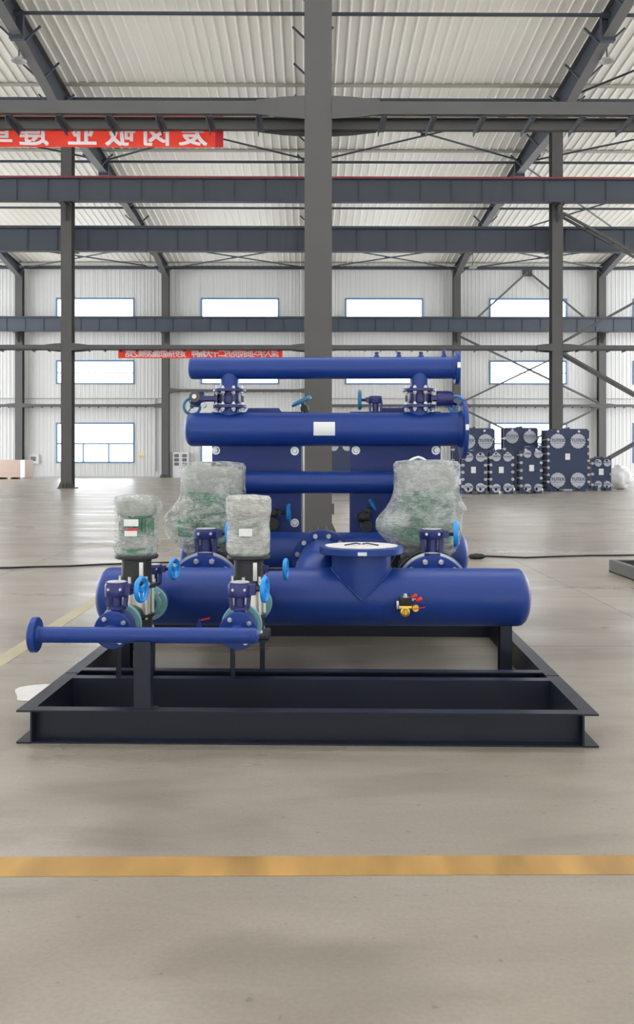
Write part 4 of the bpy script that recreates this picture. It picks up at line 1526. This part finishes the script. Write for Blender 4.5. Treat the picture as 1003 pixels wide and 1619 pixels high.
tu, wu, ru, au, bu = header('top_header_pipe', 'topmost blue header pipe on two bolted risers', 582, 17.3, 309.5, 719, 26.5)
for px in (596, 631, 666, 702):
    u0 = su(px, QV)
    s_ = part('gauge_stub', G().lathe([(0.026, ru - 0.012), (0.018, ru + 0.012), (0.011, ru + 0.016), (0.011, ru + 0.022)], (u0, QV, wu), (0, 0, 1), 16), 'blue', tu)
    hh = 0.016 if px < 700 else 0.034
    part('plug', G().lathe([(0.017, 0), (0.017, hh * 0.6), (0.012, hh)], (u0, QV, wu + ru + 0.021), (0, 0, 1), 8), 'blue_dark' if px == 702 else 'black', s_)
RU = [su(363.5, QV), su(663, QV)]
wt = w2 + r2
zfu, zfl = sw(617.5, QV), sw(643, QV)
fR = px2m(26, QV)
for k, U in enumerate(RU):
    part('riser', G().cyl((U, QV, wu), (U, QV, zfu), px2m(14.6, QV), 36), 'blue', tu)
    f = part('riser_flange', flange(G(), (U, QV, zfu - 0.012), (0, 0, 1), fR, 0.022, 44, px2m(14.6, QV)), 'blue_dark', tu)
    bolts(f, (U, QV, zfu + 0.010), (0, 0, 1), fR * 0.82, 8, 0.0135, PI / 8)
    bolts(f, (U, QV, zfu - 0.012), (0, 0, -1), fR * 0.82, 8, 0.0155, PI / 8)
    f = part('outlet_flange', flange(G(), (U, QV, zfl + 0.012), (0, 0, -1), fR * 1.03, 0.024, 44), 'blue_dark', t2)
    part('outlet_stub', G().cyl((U, QV, w2), (U, QV, zfl), px2m(15, QV), 32), 'blue', t2)
    bolts(f, (U, QV, zfl + 0.012), (0, 0, 1), fR * 0.84, 8, 0.0135, PI / 8)
    bolts(f, (U, QV, zfl - 0.012), (0, 0, -1), fR * 0.84, 8, 0.0165, PI / 8)
    zc = (zfu + zfl) / 2
    s = -1 if k == 0 else 1
    tv = valve('dark valve clamped under the %s end of the top pipe, wheel facing front' % ('left' if k == 0 else 'right'), (U, QV, zc), (0, 0, 1), (s, 0, 0), px2m(40 if k == 0 else 27, QV), px2m(17, QV), zfu - zfl - 0.05, px2m(11 if k == 0 else 12, QV), px2m(20 if k == 0 else 24, QV), (-0.066, 0.11, -0.05) if k == 0 else (0.098, 0.075, -0.04), 0.136, px2m(15.5, QV), 'wheel_dull' if k == 0 else 'wheel', wax=(0.25 * s, 1, 0.1), screws=False, twist=0.6)
    g = G()
    for q in range(8):
        a = PI / 8 + PI / 4 * q
        g.cyl((U + fR * 0.83 * math.cos(a), QV + fR * 0.83 * math.sin(a), zfl), (U + fR * 0.83 * math.cos(a), QV + fR * 0.83 * math.sin(a), zfu), 0.007, 6)
    part('studs', g, 'steel', tv, stuff=True)
    if k == 0:
        c0 = Vector((U, QV, zc)) + Vector((s, 0, 0)) * px2m(54, QV)
        part('end_disc', G().lathe([(0.040, 0), (0.040, 0.02), (0.018, 0.022), (0.016, 0.03)], c0 + Vector((0, -0.045, 0.012)), (0, -1, 0), 24), 'steel', tv, 'grey dial end of the gear')
        part('dial_centre', G().lathe([(0.018, 0), (0.016, 0.006)], c0 + Vector((0, -0.075, 0.012)), (0, -1, 0), 16), 'white', tv)
        part('stop_knob', G().lathe([(0.02, 0), (0.02, 0.05)], c0 + Vector((0.065, -0.02, -0.05)), (0, -1, 0), 16), 'lamp', tv)

header('lower_header_pipe', 'medium blue header pipe behind the wrapped motors, with a flanged right end', 762.5, 17.6, 316, 719, 28)
tl, wl, rl, al, bl = header('bottom_header_pipe', 'thick blue header pipe low behind the nozzle, domed at its right end', 877, 35.5, 307, 719, None, True)
# stubs from the big pumps to the bottom header
for U in UB:
    part('inlet_stub', G().cyl((U, 2.462, BW + 0.0), (U, QV, wl), 0.12, 32), 'blue', tl)

# connecting pipe between bottom header and main header
CU, CW = sk(509.5, 887, 2.47)
cp = thing('connecting_pipe', 'short thick blue pipe with a bolted flange, half behind the nozzle', 'pipe', (CU, 1.9, CW - 0.15))
pts = [(CU, 2.45, CW)]
for k in range(9):
    a = PI / 2 * k / 8
    pts.append((CU, 1.67 - 0.11 * math.sin(a), CW - 0.11 * (1 - math.cos(a))))
part('elbow', G().tube(pts, 0.160, 48), 'blue', cp)
f = part('flange', flange(G(), (CU, 2.50, CW), (0, -1, 0), 0.218, 0.034, 56, 0.15), 'blue', cp)
bolts(f, (CU, 2.466, CW), (0, -1, 0), 0.181, 12, 0.020, PI / 12)
f2 = part('mating_flange', flange(G(), (CU, 2.54, CW), (0, -1, 0), 0.218, 0.034, 56), 'blue', cp)
q = sk(472, 891, 1.95)
part('vent_plug', G().lathe([(0.014, 0), (0.014, 0.03), (0.019, 0.03), (0.019, 0.05)], (q[0] + 0.03, 1.95, q[1] - 0.015), (-1, 0, 0.25), 10), 'blue', cp)

# ------------------------------------------------------------------ the two blue plate exchangers
EV = 3.06


def exchanger(pxa, pxb, label, bump, nuts, strip):
    x0, x1 = su(pxa, EV), su(pxb, EV)
    zt = sw(651, EV)
    t = thing('plate_heat_exchanger', label, 'heat exchanger', ((x0 + x1) / 2, EV, 0))
    w = x1 - x0
    xb0, xb1 = su(bump[0], EV), su(bump[1], EV)
    zb = sw(645, EV)
    part('frame_plate', G().prism([(x0, 0.06), (x1, 0.06), (x1, zt), (xb1 + 0.02, zt), (xb1, zb), (xb0, zb), (xb0 - 0.02, zt), (x0, zt)], 'y', EV, EV + 0.05), 'exch', t)
    part('plate_pack', G().box(x0 + 0.03, x1 - 0.03, EV + 0.05, EV + 0.42, 0.12, zt - 0.06), 'plates', t)
    part('pressure_plate', G().box(x0, x1, EV + 0.42, EV + 0.47, 0.06, zt - 0.01), 'exch', t)
    part('carrying_bar', G().box((x0 + x1) / 2 - 0.03, (x0 + x1) / 2 + 0.03, EV + 0.05, EV + 0.85, zt - 0.06, zt - 0.01), 'exch', t)
    part('rear_post', G().box((x0 + x1) / 2 - 0.04, (x0 + x1) / 2 + 0.04, EV + 0.85, EV + 0.91, 0.0, zt - 0.01), 'exch', t)
    for fx in (0.1, 0.9):
        part('foot', G().box(x0 + w * fx - 0.05, x0 + w * fx + 0.05, EV - 0.03, EV + 0.5, 0.0, 0.06), 'exch', t)
    for (px, py) in nuts:
        u, z = sk(px, py, EV - 0.03)
        part('nut', G().lathe([(0.030, 0.03), (0.030, 0.024), (0.021, 0.024), (0.021, 0.0), (0.017, -0.004)], (u, EV - 0.03, z), (0, 1, 0), 6), 'zinc', t)
        part('washer', G().lathe([(0.033, 0.0), (0.033, 0.006)], (u, EV - 0.008, z), (0, 1, 0), 20), 'zinc', t)
    for px in strip:
        u = su(px, EV + 0.1)
        part('edge_strip', G().box(u - 0.007, u + 0.007, EV + 0.05, EV + 0.42, 0.2, zt - 0.08), 'lamp', t, 'pale grey strip along the plate edges')
    # port necks to the header pipes
    for fx in (0.25, 0.75):
        u = x0 + w * fx
        for z, r in ((w2, 0.09), (wl, 0.11)):
            part('port_neck', G().cyl((u, QV + 0.05, z), (u, EV + 0.01, z), r, 28), 'blue', t)
    return t


exchanger(335, 476.5, 'left blue plate heat exchanger standing behind the pipes', (393, 441), [(341, 712), (466, 713), (466, 827)], (478,))
exchanger(554, 697, 'right blue plate heat exchanger standing behind the pipes', (604, 638), [(563, 712), (690, 712)], ())

# valves on the exchanger connections
u, z = sk(484, 664, 2.95)
valve('teal valve wheel tilted above the thick label pipe, left of the gap', (u, 2.94, z), (0, 1, 0), (-0.12, 0, 1), 0.07, 0.05, 0.04, 0.032, 0.036, (-0.42, -0.02, 0.91), 0.06, px2m(17.5, 2.95), 'wheel_dull', wax=(-0.42, -0.10, 0.90), screws=False, seat='black')
u, z = sk(594, 667, 2.95)
valve('upright worm-gear valve with its teal wheel turned left, above the thick label pipe', (u, 2.94, z), (0, 1, 0), (0, 0, 1), sw(638, 2.95) - z, 0.05, 0.04, 0.056, 0.052, (-1, 0, 0), px2m(25, 2.95), px2m(16, 2.95), 'wheel_dull', screws=False)
u, z = sk(432, 828, 2.93)
valve('dark valve with an upright bright blue wheel, left of the gap between the exchangers', (u, 2.93, z), (0, 1, 0), (0, 0, 1), 0.06, 0.05, 0.05, 0.045, 0.05, (1, -0.05, 0), px2m(25, 2.93), px2m(14.5, 2.93), 'wheel', screws=False, seat='black')
u, z = sk(580, 832, 2.93)
valve('dark tilted valve with a small bright blue wheel, right of the gap between the exchangers', (u, 2.93, z), (0, 1, 0), (-0.35, 0, 1), 0.05, 0.045, 0.05, 0.055, 0.06, (0.6, -0.1, 0.75), px2m(24, 2.93), px2m(10.5, 2.93), 'wheel', wax=(0.86, -0.15, 0.5), screws=False, seat='black')
